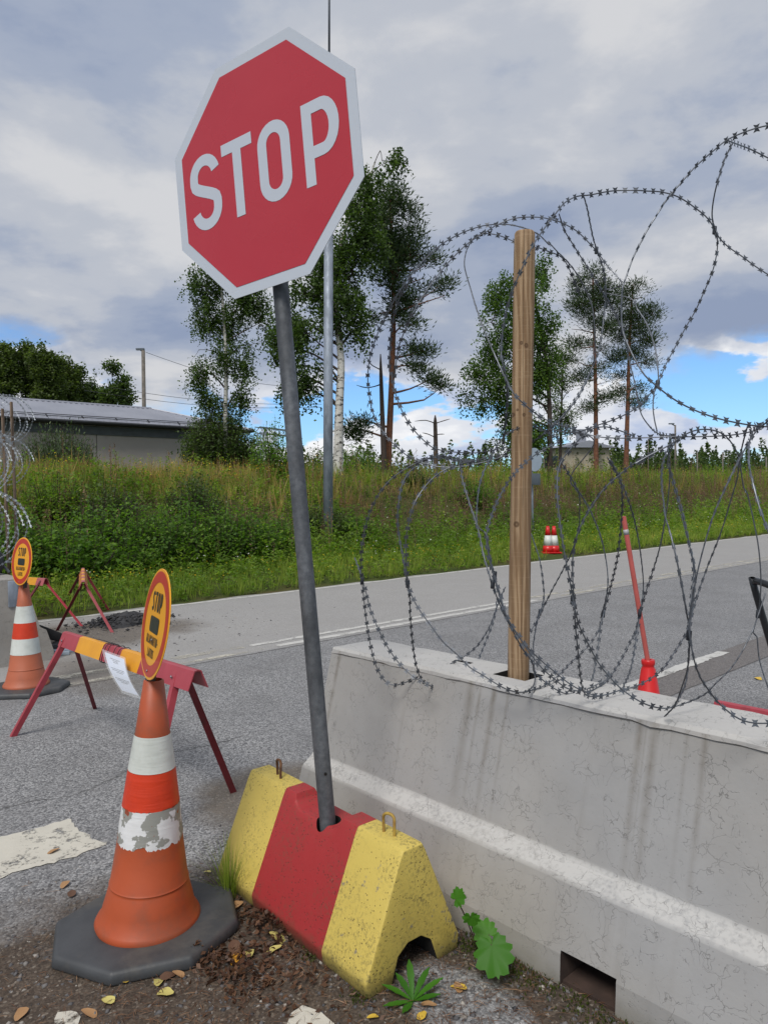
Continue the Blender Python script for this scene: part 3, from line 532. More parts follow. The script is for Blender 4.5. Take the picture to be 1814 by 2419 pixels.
# ================================================================== stop sign on its leaning post
SC_C = np.array([-0.43707, 2.76846, 2.84126]); EX = np.array([0.83476, -0.54476, 0.080045]); EY = np.array([-0.069228, 0.040382, 0.996783]); EZ = np.cross(EX, EY)
base = G(773, 1928, 0.40); ptop = SC_C - EZ * 0.052 + EY * 0.33; pdir = ptop - base
st = thing('stop_sign', (base[0], base[1], 0.02), 'octagonal red and white STOP sign on a leaning galvanised post', 'traffic sign')
p0 = base - pdir * (0.36 / pdir[2]); m = MB(); m.tube([p0 + pdir * t for t in np.linspace(0, (ptop[2] - p0[2]) / pdir[2], 12)], 0.0305, 28); post = m.build('post', 'galvanised', st, True)
def octa(s): a = s / 2 * math.tan(math.pi / 8); b = s / 2; return [(a, b), (b, a), (b, -a), (a, -b), (-a, -b), (-b, -a), (-b, a), (-a, b)]
m = MB(); m.prism(octa(0.902), SC_C - EZ * 0.003, EX, EY, EZ * 0.003); plate = m.build('sign_plate', 'sign_white', st)
m = MB(); m.add([SC_C + EX * x + EY * y + EZ * 0.0012 for x, y in octa(0.82)], [tuple(range(7, -1, -1))]); m.build('red_face', 'sign_red', plate)
for ch, x0, w in (('S', -0.372, 0.165), ('T', -0.192, 0.158), ('O', -0.008, 0.156), ('P', 0.208, 0.162)):
    m = MB(); stroke_mesh(m, glyph(ch, w / 0.298, 0.148), 0.148, SC_C + EX * x0 - EY * 0.149 + EZ * 0.0022, EX * 0.298, EY * 0.298); o = m.build('letter', 'sign_white', plate)
for hy in (0.2, -0.22):
    m = MB(); m.bar(SC_C + EX * -0.3 + EY * hy - EZ * 0.012, SC_C + EX * 0.3 + EY * hy - EZ * 0.012, 0.018, 0.035, EY); m.bar(SC_C + EX * -0.05 + EY * hy - EZ * 0.05, SC_C + EX * 0.05 + EY * hy - EZ * 0.05, 0.075, 0.03, EY); m.build('clamp', 'dark_galvanised', st)
hp = base + pdir * (0.17 / pdir[2]); hv = np.array([0.35, -0.93, 0]); m = MB(); m.lathe([(0.006, 0), (0.006, 0.003)], hp + hv * 0.0295, hv, 12); m.build('bolt_hole', 'hole_dark', post)

# ================================================================== yellow and red concrete foot under the stop sign
A = G(865, 2366); C_ = G(513, 2077); BU = (C_ - A) / np.linalg.norm(C_ - A); BV = np.array([BU[1], -BU[0], 0]); BL = 1.0; BC = 0.212
blk = thing('concrete_sign_foot', A + BU * 0.5 + BV * BC, 'yellow and red painted concrete foot holding the stop sign post', 'concrete block')
def xsec(top):
    hw = lambda z: 0.212 - (z - 0.05) / (0.43 - 0.05) * (0.212 - 0.048) if z > 0.05 else 0.212
    zz = min(top, 0.43); sh = hw(zz)
    L = [(-0.205, 0.0), (-0.213, 0.05), (-(sh + 0.012), zz - 0.03), (-sh + 0.004, zz)]
    return L + [(-x, z) for x, z in L[::-1]] + [(0.105, 0.0), (0.075, 0.085), (0.03, 0.115), (-0.03, 0.115), (-0.075, 0.085), (-0.105, 0.0)]
us = [0.0, 0.012, 0.12, 0.243, 0.247, 0.335, 0.345, 0.375, 0.49, 0.60, 0.63, 0.64, 0.715, 0.719, 0.85, 0.988, 1.0]
rows = []
for u in us:
    t = 0.385 if 0.374 < u < 0.605 else (0.43 if u < 0.345 or u > 0.635 else 0.405); e = 0.012 if u in (0.0, 1.0) else 0.0
    rows.append([A + BU * (u * BL) + BV * (BC + x * (1 - e * 1.5)) + np.array([0, 0, z * (1 - e)]) for x, z in xsec(t)])
m = MB(); k = len(rows[0]); V = [p for r in rows for p in r]
for a in range(len(us) - 1):
    red = 0.244 < (us[a] + us[a + 1]) / 2 < 0.717
    m.add([], []); m.f += [(a * k + j, a * k + (j + 1) % k, (a + 1) * k + (j + 1) % k, (a + 1) * k + j) for j in range(k)]; m.mi += [2 if 8 <= j < 13 else (1 if red else 0) for j in range(k)]  # arch faces near black: shade under the foot put into the colour
m.v = [tuple(p) for p in V]; m.f += [tuple(range(k - 1, -1, -1)), tuple((len(us) - 1) * k + j for j in range(k))]; m.mi += [0, 0]
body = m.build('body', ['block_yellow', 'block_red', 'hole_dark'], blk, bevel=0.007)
sock = base.copy(); sock[2] = 0.42; c = MB(); c.lathe([(0.047, -0.2), (0.047, 0.2)], (sock[0] + 0.006, sock[1], 0.40), (0, 0, 1), 24); cutter = c.build('cutter', 'hole_dark'); cutter.data.materials.clear(); cutter.data.materials.append(MATS['hole_dark'])
cutter.location = (0, 0, 0); cut(body, [cutter])
body.data.polygons.foreach_set('use_smooth', np.ones(len(body.data.polygons), bool)); body.data.set_sharp_from_angle(angle=R_(35))
for u, tw, mt in ((0.84, 0.3, 'rust'), (0.125, -0.1, 'loop_yellow')):
    c0 = A + BU * u + BV * BC + np.array([0, 0, 0.40]); ax = BU * math.cos(tw) + BV * math.sin(tw)
    pts = [c0 - ax * 0.025, c0 - ax * 0.026 + [0, 0, 0.06]] + [c0 + ax * (-0.025 * math.cos(t)) + np.array([0, 0, 0.075 + 0.026 * math.sin(t)]) + BV * 0.004 * math.sin(2 * t) for t in np.linspace(0.3, math.pi - 0.3, 7)] + [c0 + ax * 0.026 + [0, 0, 0.06], c0 + ax * 0.025]
    m = MB(); m.tube(catmull(pts, 0.008), 0.0055, 8); m.build('lifting_loop', mt, blk, True)

# ================================================================== concrete barriers across the road
NB0 = 2.41
def barrier(root, nc, d0, d1, mat, step=0.07):
    prof = [(-0.415, 0.0), (-0.408, 0.10), (-0.346, 0.305), (-0.338, 0.318), (-0.287, 0.350), (-0.276, 0.364), (-0.1485, 0.832), (-0.153, 0.836), (-0.134, 0.860), (-0.06, 0.860)]
    prof = prof + [(-x, z) for x, z in prof[::-1]]; k = len(prof); ds = np.arange(d0, d1 + 1e-6, step); ds[-1] = d1; m = MB(); V = []
    for a, d in enumerate(ds):
        for j, (x, z) in enumerate(prof):
            jx = rng.normal() * 0.0009; jz = rng.normal() * 0.0006
            if j in (7, 8, k - 9, k - 8): jx *= 2.6; jz *= 3.0
            e = 0.012 if a in (0, len(ds) - 1) else 0
            V.append(nd(nc + x * (1 - e) + jx, d, z * (1 - e * 0.5) + (jz if z > 0 else -0.01)))
    m.v = [tuple(p) for p in V]; m.f = [(a * k + j, a * k + (j + 1) % k, (a + 1) * k + (j + 1) % k, (a + 1) * k + j) for a in range(len(ds) - 1) for j in range(k)] + [tuple(range(k - 1, -1, -1)), tuple((len(ds) - 1) * k + j for j in range(k))]
    m.mi = [0] * len(m.f); o = m.build('body', mat, root); o.data.polygons.foreach_set('use_smooth', np.ones(len(o.data.polygons), bool)); o.data.set_sharp_from_angle(angle=R_(9)); return o
bar1 = thing('concrete_barrier', nd(NB0, 0.65, 0), 'long pale grey cracked concrete barrier with a drain opening, razor wire on top', 'concrete barrier')
bb = barrier(bar1, NB0, -1.6, 2.90, 'barrier_concrete')
PB = G(1224, 1594, 0.86); pn, pd_ = float(PB @ AN), float(PB @ AD); sl_ = G(1094, 1563, 0.86)
def cutbox(c, hn, hd, hz, mt):
    m = MB(); m.box(c, AN * hn, AD * hd, np.array([0, 0, hz])); o = m.build('cutter', mt); o.location = -Vector(bar1.location) + Vector(bar1.location); return o
bb.data.materials.append(MATS['inner_rust']); bb.data.materials.append(MATS['hole_dark'])
cut(bb, [cutbox(nd(NB0 - 0.2, 1.287, 0.045), 0.45, 0.1, 0.066, 'inner_rust'), cutbox(nd(pn, pd_, 0.8), 0.066, 0.082, 0.2, 'hole_dark'), cutbox(np.array([sl_[0], sl_[1], 0.8]), 0.013, 0.05, 0.2, 'hole_dark')])
m = MB(); m.box(nd(NB0 - 0.2, 1.287, 0.006), AN * 0.2, AD * 0.098, np.array([0, 0, 0.006])); m.build('drain_floor', 'inner_rust', bar1)
bar2 = thing('concrete_barrier', nd(2.12, 9.7, 0), 'darker weathered concrete barrier end behind the second cone', 'concrete barrier')
b2 = barrier(bar2, 2.12, 7.85, 11.6, 'far_concrete', 0.2)
pk = MB(); a0 = on_d(23, 1378, 7.845); a1 = on_d(40, 1428, 7.845)
pk.box((a0 + a1) / 2 + AD * 0.0, AN * 0.045, np.array([0, 0, 0.13]), AD * 0.012); pk.build('lifting_pocket', 'lamp_galvanised', bar2, bevel=0.01)

# wooden post standing in the barrier's pocket
pt = on_n(1239, 548, pn); wp = thing('wooden_post', (PB[0], PB[1], 0.63), 'thick round timber post standing in the barrier pocket inside the wire coils', 'post')
ax = (pt - PB); L = np.linalg.norm(ax); ax /= L; zs = np.linspace(-0.23, L, 26); prof = [(0.0435 + 0.0009 * math.sin(z * 5) - 0.002 * (z / L), z) for z in zs]; prof[-1] = (0.036, L); prof.insert(-1, (0.0405, L - 0.008)); prof.append((0.02, L + 0.004))
kn = []
for kx_, ky_, kr_ in ((172, 280, .007), (208, 290, .009), (118, 716, .009), (192, 712, .007), (147, 685, .005), (141, 1375, .011)):
    q_ = on_n(1164 + kx_ * .3918, 700 + ky_ * .3918, pn - 0.04) - np.array(wp.location); kn.append((float(q_[0]), float(q_[2]), kr_))
m_post(kn); m = MB(); m.lathe(prof, PB, ax, 32); m.build('timber', 'timber_post', wp, True)

# ================================================================== razor wire
ZO = {'A': (820, 500, .3014), 'B': (1250, 260, .34), 'C': (820, 880, .3014), 'D': (1300, 680, .3098), 'E': (820, 1260, .3014), 'F': (1260, 1080, .334), 'G': (1240, 1400, .346), 'Z': (1500, 1000, .1893)}
def zp(s):
    out = []; o = None
    for tok in s.split():
        if tok in ZO: o = ZO[tok]; continue
        x, y = tok.split(','); out.append((o[0] + float(x) * o[2], o[1] + float(y) * o[2]))
    return out
WING = [(-0.0042, 0.0), (0.0042, 0.0), (0.0102, 0.0105), (0.0, 0.0080), (-0.0102, 0.0105)]
def wire(pts, root, mat='razor_steel', r=0.0023, spacing=0.036, sc=1.0, axis=AD, sides=6, twist=0.45, name='strand'):
    P = catmull(pts, 0.014 if sc == 1 else 0.03); m = MB(); m.tube(P, r * sc, sides)
    seg = np.linalg.norm(np.diff(P, axis=0), axis=1); cum = np.r_[0, np.cumsum(seg)]; s = rng.uniform(0, spacing); tw = rng.uniform(-0.2, 0.2)
    while s < cum[-1]:
        i = min(np.searchsorted(cum, s), len(P) - 1); i = max(i, 1); t = (P[i] - P[i - 1]); t /= np.linalg.norm(t) + 1e-9; p = P[i - 1] + (P[i] - P[i - 1]) * ((s - cum[i - 1]) / max(seg[i - 1], 1e-9))
        rad = np.cross(t, axis)
        if np.linalg.norm(rad) < 0.15: rad = np.cross(t, [0, 0, 1])
        rad /= np.linalg.norm(rad); tw += rng.normal() * 0.06; tw *= 0.97; w = rad * math.cos(tw) + np.cross(t, rad) * math.sin(tw)
        for sg in (1, -1):
            j = rng.uniform(0.9, 1.1); m.add([p + t * x * sc * j + w * sg * (y * j + 0.0005) * sc for x, y in WING], [(0, 1, 2, 3), (0, 3, 4)])
        s += spacing * rng.uniform(0.95, 1.05)
    return m.build(name, mat, root)
def traced(s, ws, root):
    px = zp(s); n = len(px); w = np.interp(np.linspace(0, 1, n), np.linspace(0, 1, len(ws)), ws)
    return wire([on_n(x, y, NB0 + o) for (x, y), o in zip(px, w)], root)
upper = thing('razor_wire_coil', nd(NB0, 1.4, 1.7), 'upper loosely stretched razor wire coil looping around the timber post top', 'razor wire')
lower = thing('razor_wire_coil', nd(NB0, 1.4, 0.86), 'lower razor wire coil resting on the long pale barrier', 'razor wire')
UP = [
 ('C 1250,650 1060,705 880,738 690,735 500,670 370,565 300,490 230,385 185,250 162,60 A 165,1240 178,1150 222,1000 300,820 410,625 500,500 600,380 720,270 850,190 980,135 1100,105 1250,100 1390,130 1500,180 1580,260 B 130,915 200,990 270,1060 330,1140 400,1270 D 320,160 335,330 337,480 320,600 270,720 200,850 100,970 0,1070 C 1450,540 1250,610', [-.1, -.38, -.45, -.3, 0, .2, .42, .35, .1]),
 ('C 1250,585 1130,612 1000,630 860,625 700,600 620,550 530,460 460,360 400,230 362,100 345,0 A 330,1250 338,1000 370,800 420,655 505,520', [.05, -.3, -.42, -.42, -.4]),
 ('C 375,30 A 372,1290 400,1080 440,960 510,800 600,650 700,510 800,390 920,270 1000,210 1100,150 1170,105 1300,55 1430,42 1550,50 1640,75 B 180,765 260,800 340,850 430,940 470,985 540,1080 640,1210 D 390,30 610,80 660,160 720,250 770,370 800,480 815,600 820,700 790,790 780,900 790,1000 810,1090', [-.4, -.42, -.2, 0, .2, .4, .42, .3, .1]),
 ('B 350,1290 310,1190 270,1090 220,1020 140,985 60,955 A 1480,285 1300,230 1200,190 1090,172 1000,200 950,270 925,340 918,420 935,500 965,600 1010,750 1080,950 1150,1110 1230,1290 C 1230,20 1300,160 1400,260 1500,340 1600,390 1659,410 D 120,1060 240,1095', [.4, .3, .12, 0, -.15, -.3, -.4, -.42, -.3, -.1]),
 ('C 1220,560 1240,400 1255,200 1250,90 A 1240,1290 1215,1180 1205,1100 1215,950 1250,760 1310,580 1380,420 1440,290 B 70,870 120,800 205,690 250,640 330,600 420,590 520,570 600,560 740,558 820,563 900,567 1000,590 1080,630 1150,680 1220,735 1270,800 1300,880 1305,950 1290,1050 1260,1150 1200,1290 D 1100,180 1030,300 950,450 880,580 820,720 740,830 660,910 560,970 470,1010 350,1050 240,1090', [-.3, -.42, -.42, -.25, 0, .2, .4, .42, .25, 0]),
 ('B 205,720 240,830 300,930 350,1010 420,1120 490,1240 D 430,90 500,210 550,330 580,430 600,560 640,720 660,840 690,960 740,1040 800,1100 870,1125 940,1130', [0, .15, .35, .42, .3, .05]),
 ('B 1690,98 1560,130 1450,170 1360,215 1280,280 1210,340 1140,405 1070,485 1000,565 940,640 880,735 820,830 770,925 720,1025 685,1120 650,1220 D 547,0 538,180 550,330 600,460 650,560 720,670 810,750 890,815 980,875 1080,925 1180,965 1290,1000 1400,1025 1510,1045 1600,1055 1690,1062', [0, -.2, -.35, -.42, -.42, -.3, -.1]),
 ('B 1410,230 1360,330 1320,450 1290,560 1270,680 1270,760 1290,840 1320,890 1380,950 1480,1020 1560,1080 1690,1165', [0, -.1, .1, .3, .4]),
 ('B 1370,210 1450,240 1540,275 1690,350', [0, .2, .35]),
 ('B 380,610 400,680 420,780 440,880 470,980 500,1060 520,1150 530,1290 D 410,180 390,350 360,500 310,620 260,730 180,860 80,990 0,1060', [.05, .3, .42, .35, .1]),
 ('D 0,1080 120,1100 240,1112 400,1140 600,1146 900,1136 1100,1135 1250,1131 1400,1120 1530,1095 1600,1060 1690,985', [0, -.1, -.05, .1, 0, -.2]),
]
LO = [
 ('C 1060,690 1000,700 860,680 740,655 640,670 540,710 440,765 350,830 270,920 200,1040 150,1180 125,1310 E 115,100 110,250 118,380 135,550 160,750 200,950 245,1080 300,1160 370,1190 450,1170 560,1130 650,1095 750,1050 900,975 1000,900 1070,810 1120,720 1160,610 1180,560 1210,480 1240,420', [0, -.3, -.4, -.42, -.35, -.25, -.05, .2, .4]),
 ('C 1000,705 860,690 720,665 600,690 540,730 480,790 430,880 405,1010 395,1150 410,1310 E 430,150 455,300 475,400 490,500 495,650 505,780 520,920 545,1050 580,1140 640,1190 720,1220 800,1215 880,1190 950,1120 1000,1050 1040,960 1080,860 1130,730 1165,610 1170,530', [0, -.3, -.42, -.42, -.35, -.25, 0, .25, .4]),
 ('C 1250,640 1120,660 1000,690 900,715 780,755 680,820 590,920 520,1040 480,1190 460,1310 E 460,150 465,300 475,400 520,520 580,620 660,730 750,850 860,950 960,1050 1060,1110 1170,1180 1270,1230 1370,1245 1440,1215 1470,1150 1465,1050 1460,930 1460,850 1490,680 1530,560 1540,450 1510,220 1460,60 1440,0', [0, -.3, -.42, -.4, -.38, -.32, -.25, .1, .35, .4]),
 ('E 60,190 100,300 118,380 140,430 180,590 240,740 310,880 400,1010 490,1100 580,1160 660,1195', [-.3, -.4, -.38, -.3, -.27]),
 ('C 890,740 900,830 950,1000 1000,1150 E 1035,10 1070,180 1130,380 1180,520 1230,640 1290,750 1370,900 1450,1010 G 60,540 130,605 200,655 280,690 370,682 440,650 560,592', [-.25, -.35, -.4, -.35, -.25, -.1, .1]),
 ('C 1660,520 1560,470 1440,410 1330,440 1230,500 1170,580 1110,690 1060,800 1030,920 1015,1080 1020,1200 E 1090,10 1110,150 1150,330 1190,480 1230,620 1300,750 1400,880 1500,980 G 200,540 300,620 390,670 480,702 560,695 650,665 750,640 850,590 940,520 1010,420 1080,310 1110,240 F 1130,1000 1140,800 1100,620 1050,400 1000,220 950,60', [.3, -.1, -.35, -.42, -.4, -.3, -.15, .1, .35, .42, .3]),
 ('C 1659,540 1480,640 1350,750 1260,860 1190,980 1130,1120 1090,1300 E 1130,270 1190,450 1250,650 1340,800 1440,950 G 120,520 200,590 280,650 370,675', [.1, -.2, -.42, -.42, -.35, -.2]),
 ('F 860,-30 800,0 700,50 600,130 500,220 420,330 360,430 310,540 280,680 275,800 280,940 290,1060 G 340,200 360,400 375,560 400,680 450,708 530,705', [0, -.25, -.4, -.42, -.35, -.15]),
 ('D 640,1130 500,1080 400,1060 280,1100 F 200,20 165,200 185,460 220,690 260,900 280,1020 G 345,140 370,230 430,350 500,480 580,580 660,660 760,730 850,772 950,790 1030,775 1130,740 1230,690 1300,620 1400,520 1480,400 1550,260 1590,150 1640,0', [0, -.25, -.42, -.42, -.3, -.2, 0, .25, .42]),
 ('D 160,1100 240,1110 330,1190 F 260,140 330,260 400,380 470,550 510,720 525,880 510,1000 480,1120 G 540,120 510,230 440,350 330,460 220,570 120,640 0,680', [0, .2, .42, .42, .2, -.2]),
 ('F 190,30 260,140 320,260 325,380 315,520 260,690 200,810 130,940 70,1060 20,1160 -20,1230', [0, .2, .4, .42, .35]),
 ('F 540,20 600,140 625,250 620,450 590,720 540,930 490,1110 G 515,220 490,420 460,580 430,640', [0, .2, .4, .42, .2]),
 ('F 520,0 600,140 660,280 720,480 755,680 775,900 760,1060 720,1230 G 720,330 640,480 560,600 470,660 400,680', [0, .2, .42, .4, .2, -.1]),
 ('Z 400,320 430,500 420,800 385,1100 F 900,600 850,780 790,960 755,1090 G 760,300 720,520 670,640', [0, .2, .4, .42, .1]),
 ('Z 0,500 200,385 400,285 530,200 640,130 760,85 890,75 1000,95 1100,140 1180,220 1240,310 1290,420 1300,480 1350,800 F 1510,260 1560,480 1590,650 1605,850 1600,1000 1585,1110 1550,1240 G 1580,300 1600,470 1670,690', [-.35, -.2, 0, .2, .38, .42, .42]),
 ('Z 480,230 400,330 335,540 330,780 355,1000 F 930,420 960,520 1000,680 1040,870 1070,1040 1090,1150 G 1118,200 1120,300 1110,500 1070,640 1020,770 950,845', [0, -.25, -.42, -.4, -.25, -.15]),
 ('Z 560,180 480,260 420,400 400,520 F 960,80 1000,220 1050,400 1100,620 1130,800 1112,1000 1100,1150 G 1115,280', [0, .2, .4, .42, .3]),
 ('Z 1659,-30 1560,50 1460,160 1300,440 1200,640 1000,1080 F 1220,570 1160,800 1120,1000 1100,1150 G 1120,280 1150,450 1190,570 1240,650 1300,730 1370,800 1460,862 1560,890 1690,892', [0, -.2, -.4, -.42, -.3, -.18]),
 ('Z 1400,30 1340,250 1295,480 1270,680 F 1400,280 1320,540 1230,770 1150,1000 1108,1180 G 1105,560 1060,700 1000,790', [0, .2, .4, .3, 0]),
 ('Z 1500,20 1430,200 1412,420 1440,640 F 1600,370 1690,610', [0, -.2, -.42, -.4]),
]
for s, w in UP: traced(s, w, upper)
for s, w in LO: traced(s, w, lower)
def clip(zname, x, y, w, root, dz=0.03):
    o = ZO[zname]; p = on_n(o[0] + x * o[2], o[1] + y * o[2], NB0 + w); m = MB(); m.lathe([(0.006, -dz / 2), (0.0075, -dz / 2 + 0.002), (0.0075, dz / 2 - 0.002), (0.006, dz / 2)], p, (0.1, 0, 1), 10); m.build('clip', 'dark_galvanised', root, True)
for a in [('E', 118, 372, -.39), ('E', 475, 398, -.39), ('E', 1155, 330, -.4), ('E', 1140, 400, -.4), ('G', 325, 50, -.4), ('G', 1117, 292, -.3), ('F', 750, 1100, .4), ('F', 1585, 1110, .42), ('F', 492, 1110, .42), ('G', 100, 135, .4)]: clip(*a, lower)
for a in [('B', 465, 975, .4), ('B', 1285, 835, .4), ('D', 548, 335, .4), ('D', 815, 735, .1)]: clip(*a, upper)

# coils on the far barrier and up the bank
def coil(label, n0, d0, d1, z0, z1, r, turns, root_z, grp=None):
    rt = thing('razor_wire_coil', nd(n0, (d0 + d1) / 2, root_z), label, 'razor wire', grp)
    k = int(turns); per = 2
    for a in range(0, k, per):
        t = np.linspace(a, min(a + per, k), per * 22 + 1); f = t / turns; th = t * 2 * np.pi
        dd = d0 + (d1 - d0) * f ** 1.15 + 0.09 * np.sin(th * 2.5); rr = r * (1 + 0.05 * np.sin(th * 0.37 + a) + rng.uniform(-0.05, 0.05))
        P = [nd(n0 + q * math.cos(x) * 1.02, d, z0 + (z1 - z0) * g_ + q * math.sin(x)) for x, d, g_, q in zip(th, dd, f, rr)]
        wire(P, rt, 'lit_razor_steel', 0.0022, 0.055, 1.2, AD, 4)
    return rt
coil('dense razor wire coil lying along the top of the weathered barrier', 1.95, 7.8, 11.4, 1.36, 1.45, 0.38, 14, 0.87)
coil('middle razor wire coil stacked above the one on the weathered barrier', 2.0, 8.3, 11.4, 2.06, 2.15, 0.37, 14, 1.6)
coil('topmost razor wire coil rising against the metal roof by two stakes', 3.3, 11.9, 14.6, 2.88, 3.05, 0.34, 12, 2.5)
coil('razor wire coil on the bank beneath the topmost coil', 3.25, 11.9, 14.6, 2.25, 2.4, 0.34, 8, 1.9)
for lab, x, yt, D in (('thin weathered stake inside the far wire coils, taller of two', 30, 950, 11.2), ('thin weathered stake inside the far wire coils, shorter of two', 9, 966, 11.0)):
    tp = at_y(x, yt, D); n_, d_ = float(tp @ AN), float(tp @ AD); bz = max(0.0, float(zt(n_, d_))); t = thing('wooden_stake', (tp[0], tp[1], bz), lab, 'stake'); m = MB(); m.lathe([(0.024, 0), (0.022, tp[2] - bz), (0.014, tp[2] - bz + 0.006)], (tp[0] + 0.02, tp[1], bz), (-0.012, 0, 1), 10); m.build('timber', 'old_post_wood', t, True)

# ================================================================== cones with discs
def cone(loc, label, sc, orange, bands, base_rot, plate_half, tilt=0.0, grp=None):
    x, y = loc[0], loc[1]; t = thing('traffic_cone', (x, y, 0.0), label, 'traffic cone', grp); z0 = 0.05 * sc
    poly = [(math.cos(a) * plate_half[0] * k, math.sin(a) * plate_half[1] * k) for a, k in ((0.38, 1.02), (1.18, 1.0), (1.95, 1.0), (2.75, 1.02), (3.52, 1.0), (4.32, 1.0), (5.1, 1.02), (5.88, 1.0))]
    c, s = math.cos(base_rot), math.sin(base_rot); poly = [(a * c - b * s, a * s + b * c) for a, b in poly]
    m = MB(); k = len(poly); lv = [(1.0, 0.0), (1.0, 0.028), (0.965, 0.045), (0.60, 0.052)]
    V = [(x + px * f, y + py * f, z * sc) for f, z in lv for px, py in poly]; m.v = V
    m.f = [(a * k + j, a * k + (j + 1) % k, (a + 1) * k + (j + 1) % k, (a + 1) * k + j) for a in range(3) for j in range(k)] + [tuple(range(k - 1, -1, -1)), tuple(3 * k + j for j in range(k))]; m.mi = [0] * len(m.f)
    m.build('base_plate', 'rubber', t, bevel=0.012, seg=3)
    prof = [(0.150, 0.044), (0.186, 0.046), (0.190, 0.058), (0.183, 0.072), (0.168, 0.092), (0.160, 0.125), (0.142, 0.190), (0.1395, 0.196), (0.1425, 0.201), (0.1385, 0.207), (0.116, 0.365), (0.102, 0.482), (0.084, 0.615), (0.063, 0.745), (0.036, 0.940), (0.030, 0.943), (0.030, 0.80)]
    m = MB(); m.lathe([(r * sc, z * sc) for r, z in prof], (x, y, 0), (0, 0, 1), 48, cap=False); cbd = m.build('cone_body', orange, t, 'auto'); cbd.rotation_euler = (0, R_(tilt), 0); cbd.data.set_sharp_from_angle(angle=R_(60))
    rad = lambda z: np.interp(z, [0.207, 0.365, 0.482, 0.615, 0.745, 0.94], [0.1385, 0.116, 0.102, 0.084, 0.063, 0.036])
    for za, zb, mt, rag in bands:
        zz = np.linspace(za, zb, 7); jit = [None] * 7
        if rag:
            n = 96; e = np.zeros(n)
            for f, a in ((1, .01), (3, .008), (7, .007), (13, .006), (29, .004)): e += a * rag * np.sin(f * np.arange(n) * 2 * np.pi / n + rng.uniform(0, 6))
            jit[0] = np.round(e / 0.004) * 0.004
        m = MB(); m.lathe([((rad(z) + 0.0013) * sc, z * sc) for z in zz], (x, y, 0), (0, 0, 1), 96, cap=False, jitter=jit); m.build('tape_band', mt, cbd, True)
    return t
c1 = G(350, 2168, 0.05); 
cone(c1, 'scuffed orange cone with peeling white and red bands beside the painted concrete foot', 1.0, 'cone_orange', [(0.618, 0.744, 'tape_white', 0), (0.486, 0.617, 'tape_red', 0.25), (0.362, 0.487, 'tape_peeled', 0.8)], 0.35, (0.345, 0.315), 2.6)
c2 = np.array([-3.09, 6.28, 0])
cone(c2, 'faded orange cone with neat white and red bands in front of the weathered barrier', 0.98, 'cone_orange_faded', [(0.60, 0.744, 'tape_white', 0), (0.465, 0.60, 'tape_red', 0), (0.33, 0.465, 'tape_white', 0)], 0.1, (0.345, 0.315))
def disc_sign(C, nrm, label, stick_to, r=0.2):
    nz = nrm / np.linalg.norm(nrm); ex = np.cross([0, 0, 1.0], nz); ex /= np.linalg.norm(ex); ey = np.cross(nz, ex)
    t = thing('round_checkpoint_sign', stick_to, label, 'traffic sign'); m = MB(); m.lathe([(r, -0.004), (r + 0.0012, -0.003), (r + 0.0012, -0.0008), (r, 0)], C, nz, 64); t0 = t; t = m.build('disc', 'disc_yellow', t, 'auto'); t.data.set_sharp_from_angle(angle=R_(30))
    m = MB(); n = 72; ang = np.arange(n) * 2 * np.pi / n; ring = lambda q: [C + nz * 0.001 + (ex * math.cos(a) + ey * math.sin(a)) * q for a in ang]
    m.add(ring(r - 0.009) + ring(r - 0.05), [(i, (i + 1) % n, n + (i + 1) % n, n + i) for i in range(n)]); m.build('red_ring', 'disc_red', t)
    nf = nz * 0.0014; text_line('STOP', t, C + ey * 0.042, ex, ey, 0.072, 0.43, 0.12, 0.165, 'print_black', nf)
    pts = []; w, h, q = 0.068, 0.029, 0.013
    for sx, sy, a0 in ((1, 1, 0), (-1, 1, 90), (-1, -1, 180), (1, -1, 270)):
        pts += [((sx * (w - q)) + q * math.cos(R_(a0 + a)), sy * (h - q) + q * math.sin(R_(a0 + a))) for a in (0, 30, 60, 90)]
    m = MB(); m.add([C + ex * a + ey * (b - 0.005) + nf for a, b in pts], [tuple(range(16))]); m.build('black_bar', 'print_black', t)
    text_line('RAJAVARTIO-', t, C - ey * 0.077, ex, ey, 0.031, 0.42, 0.13, 0.15, 'print_black', nf); text_line('LAITOS', t, C - ey * 0.122, ex, ey, 0.031, 0.42, 0.13, 0.15, 'print_black', nf)
    for b in (-0.172, -0.06):
        m = MB(); m.lathe([(0.005, 0), (0.004, 0.003), (0.001, 0.004)], C + ey * b - ex * 0.004 + nz * 0.0012, nz, 10); m.build('rivet', 'bolt_steel', t, True)
    a = C - nz * 0.026 + ey * 0.09; bq = np.array(stick_to, float); m = MB(); m.bar(a, bq, 0.034, 0.03, nz); m.build('wooden_stick', 'grey_wood', t0, bevel=0.002)
    return t0
disc_sign(np.array([-0.841, 2.669, 1.156]), np.array([-0.858, -0.486, 0.166]), 'oval-looking yellow checkpoint disc with red rim in the scuffed peeling cone', (c1[0], c1[1], 0.80))
disc_sign(np.array([-3.056, 6.18, 1.118]), np.array([-0.663, -0.739, 0.118]), 'yellow checkpoint disc with red rim in the faded neat-banded cone', (c2[0], c2[1], 0.78))

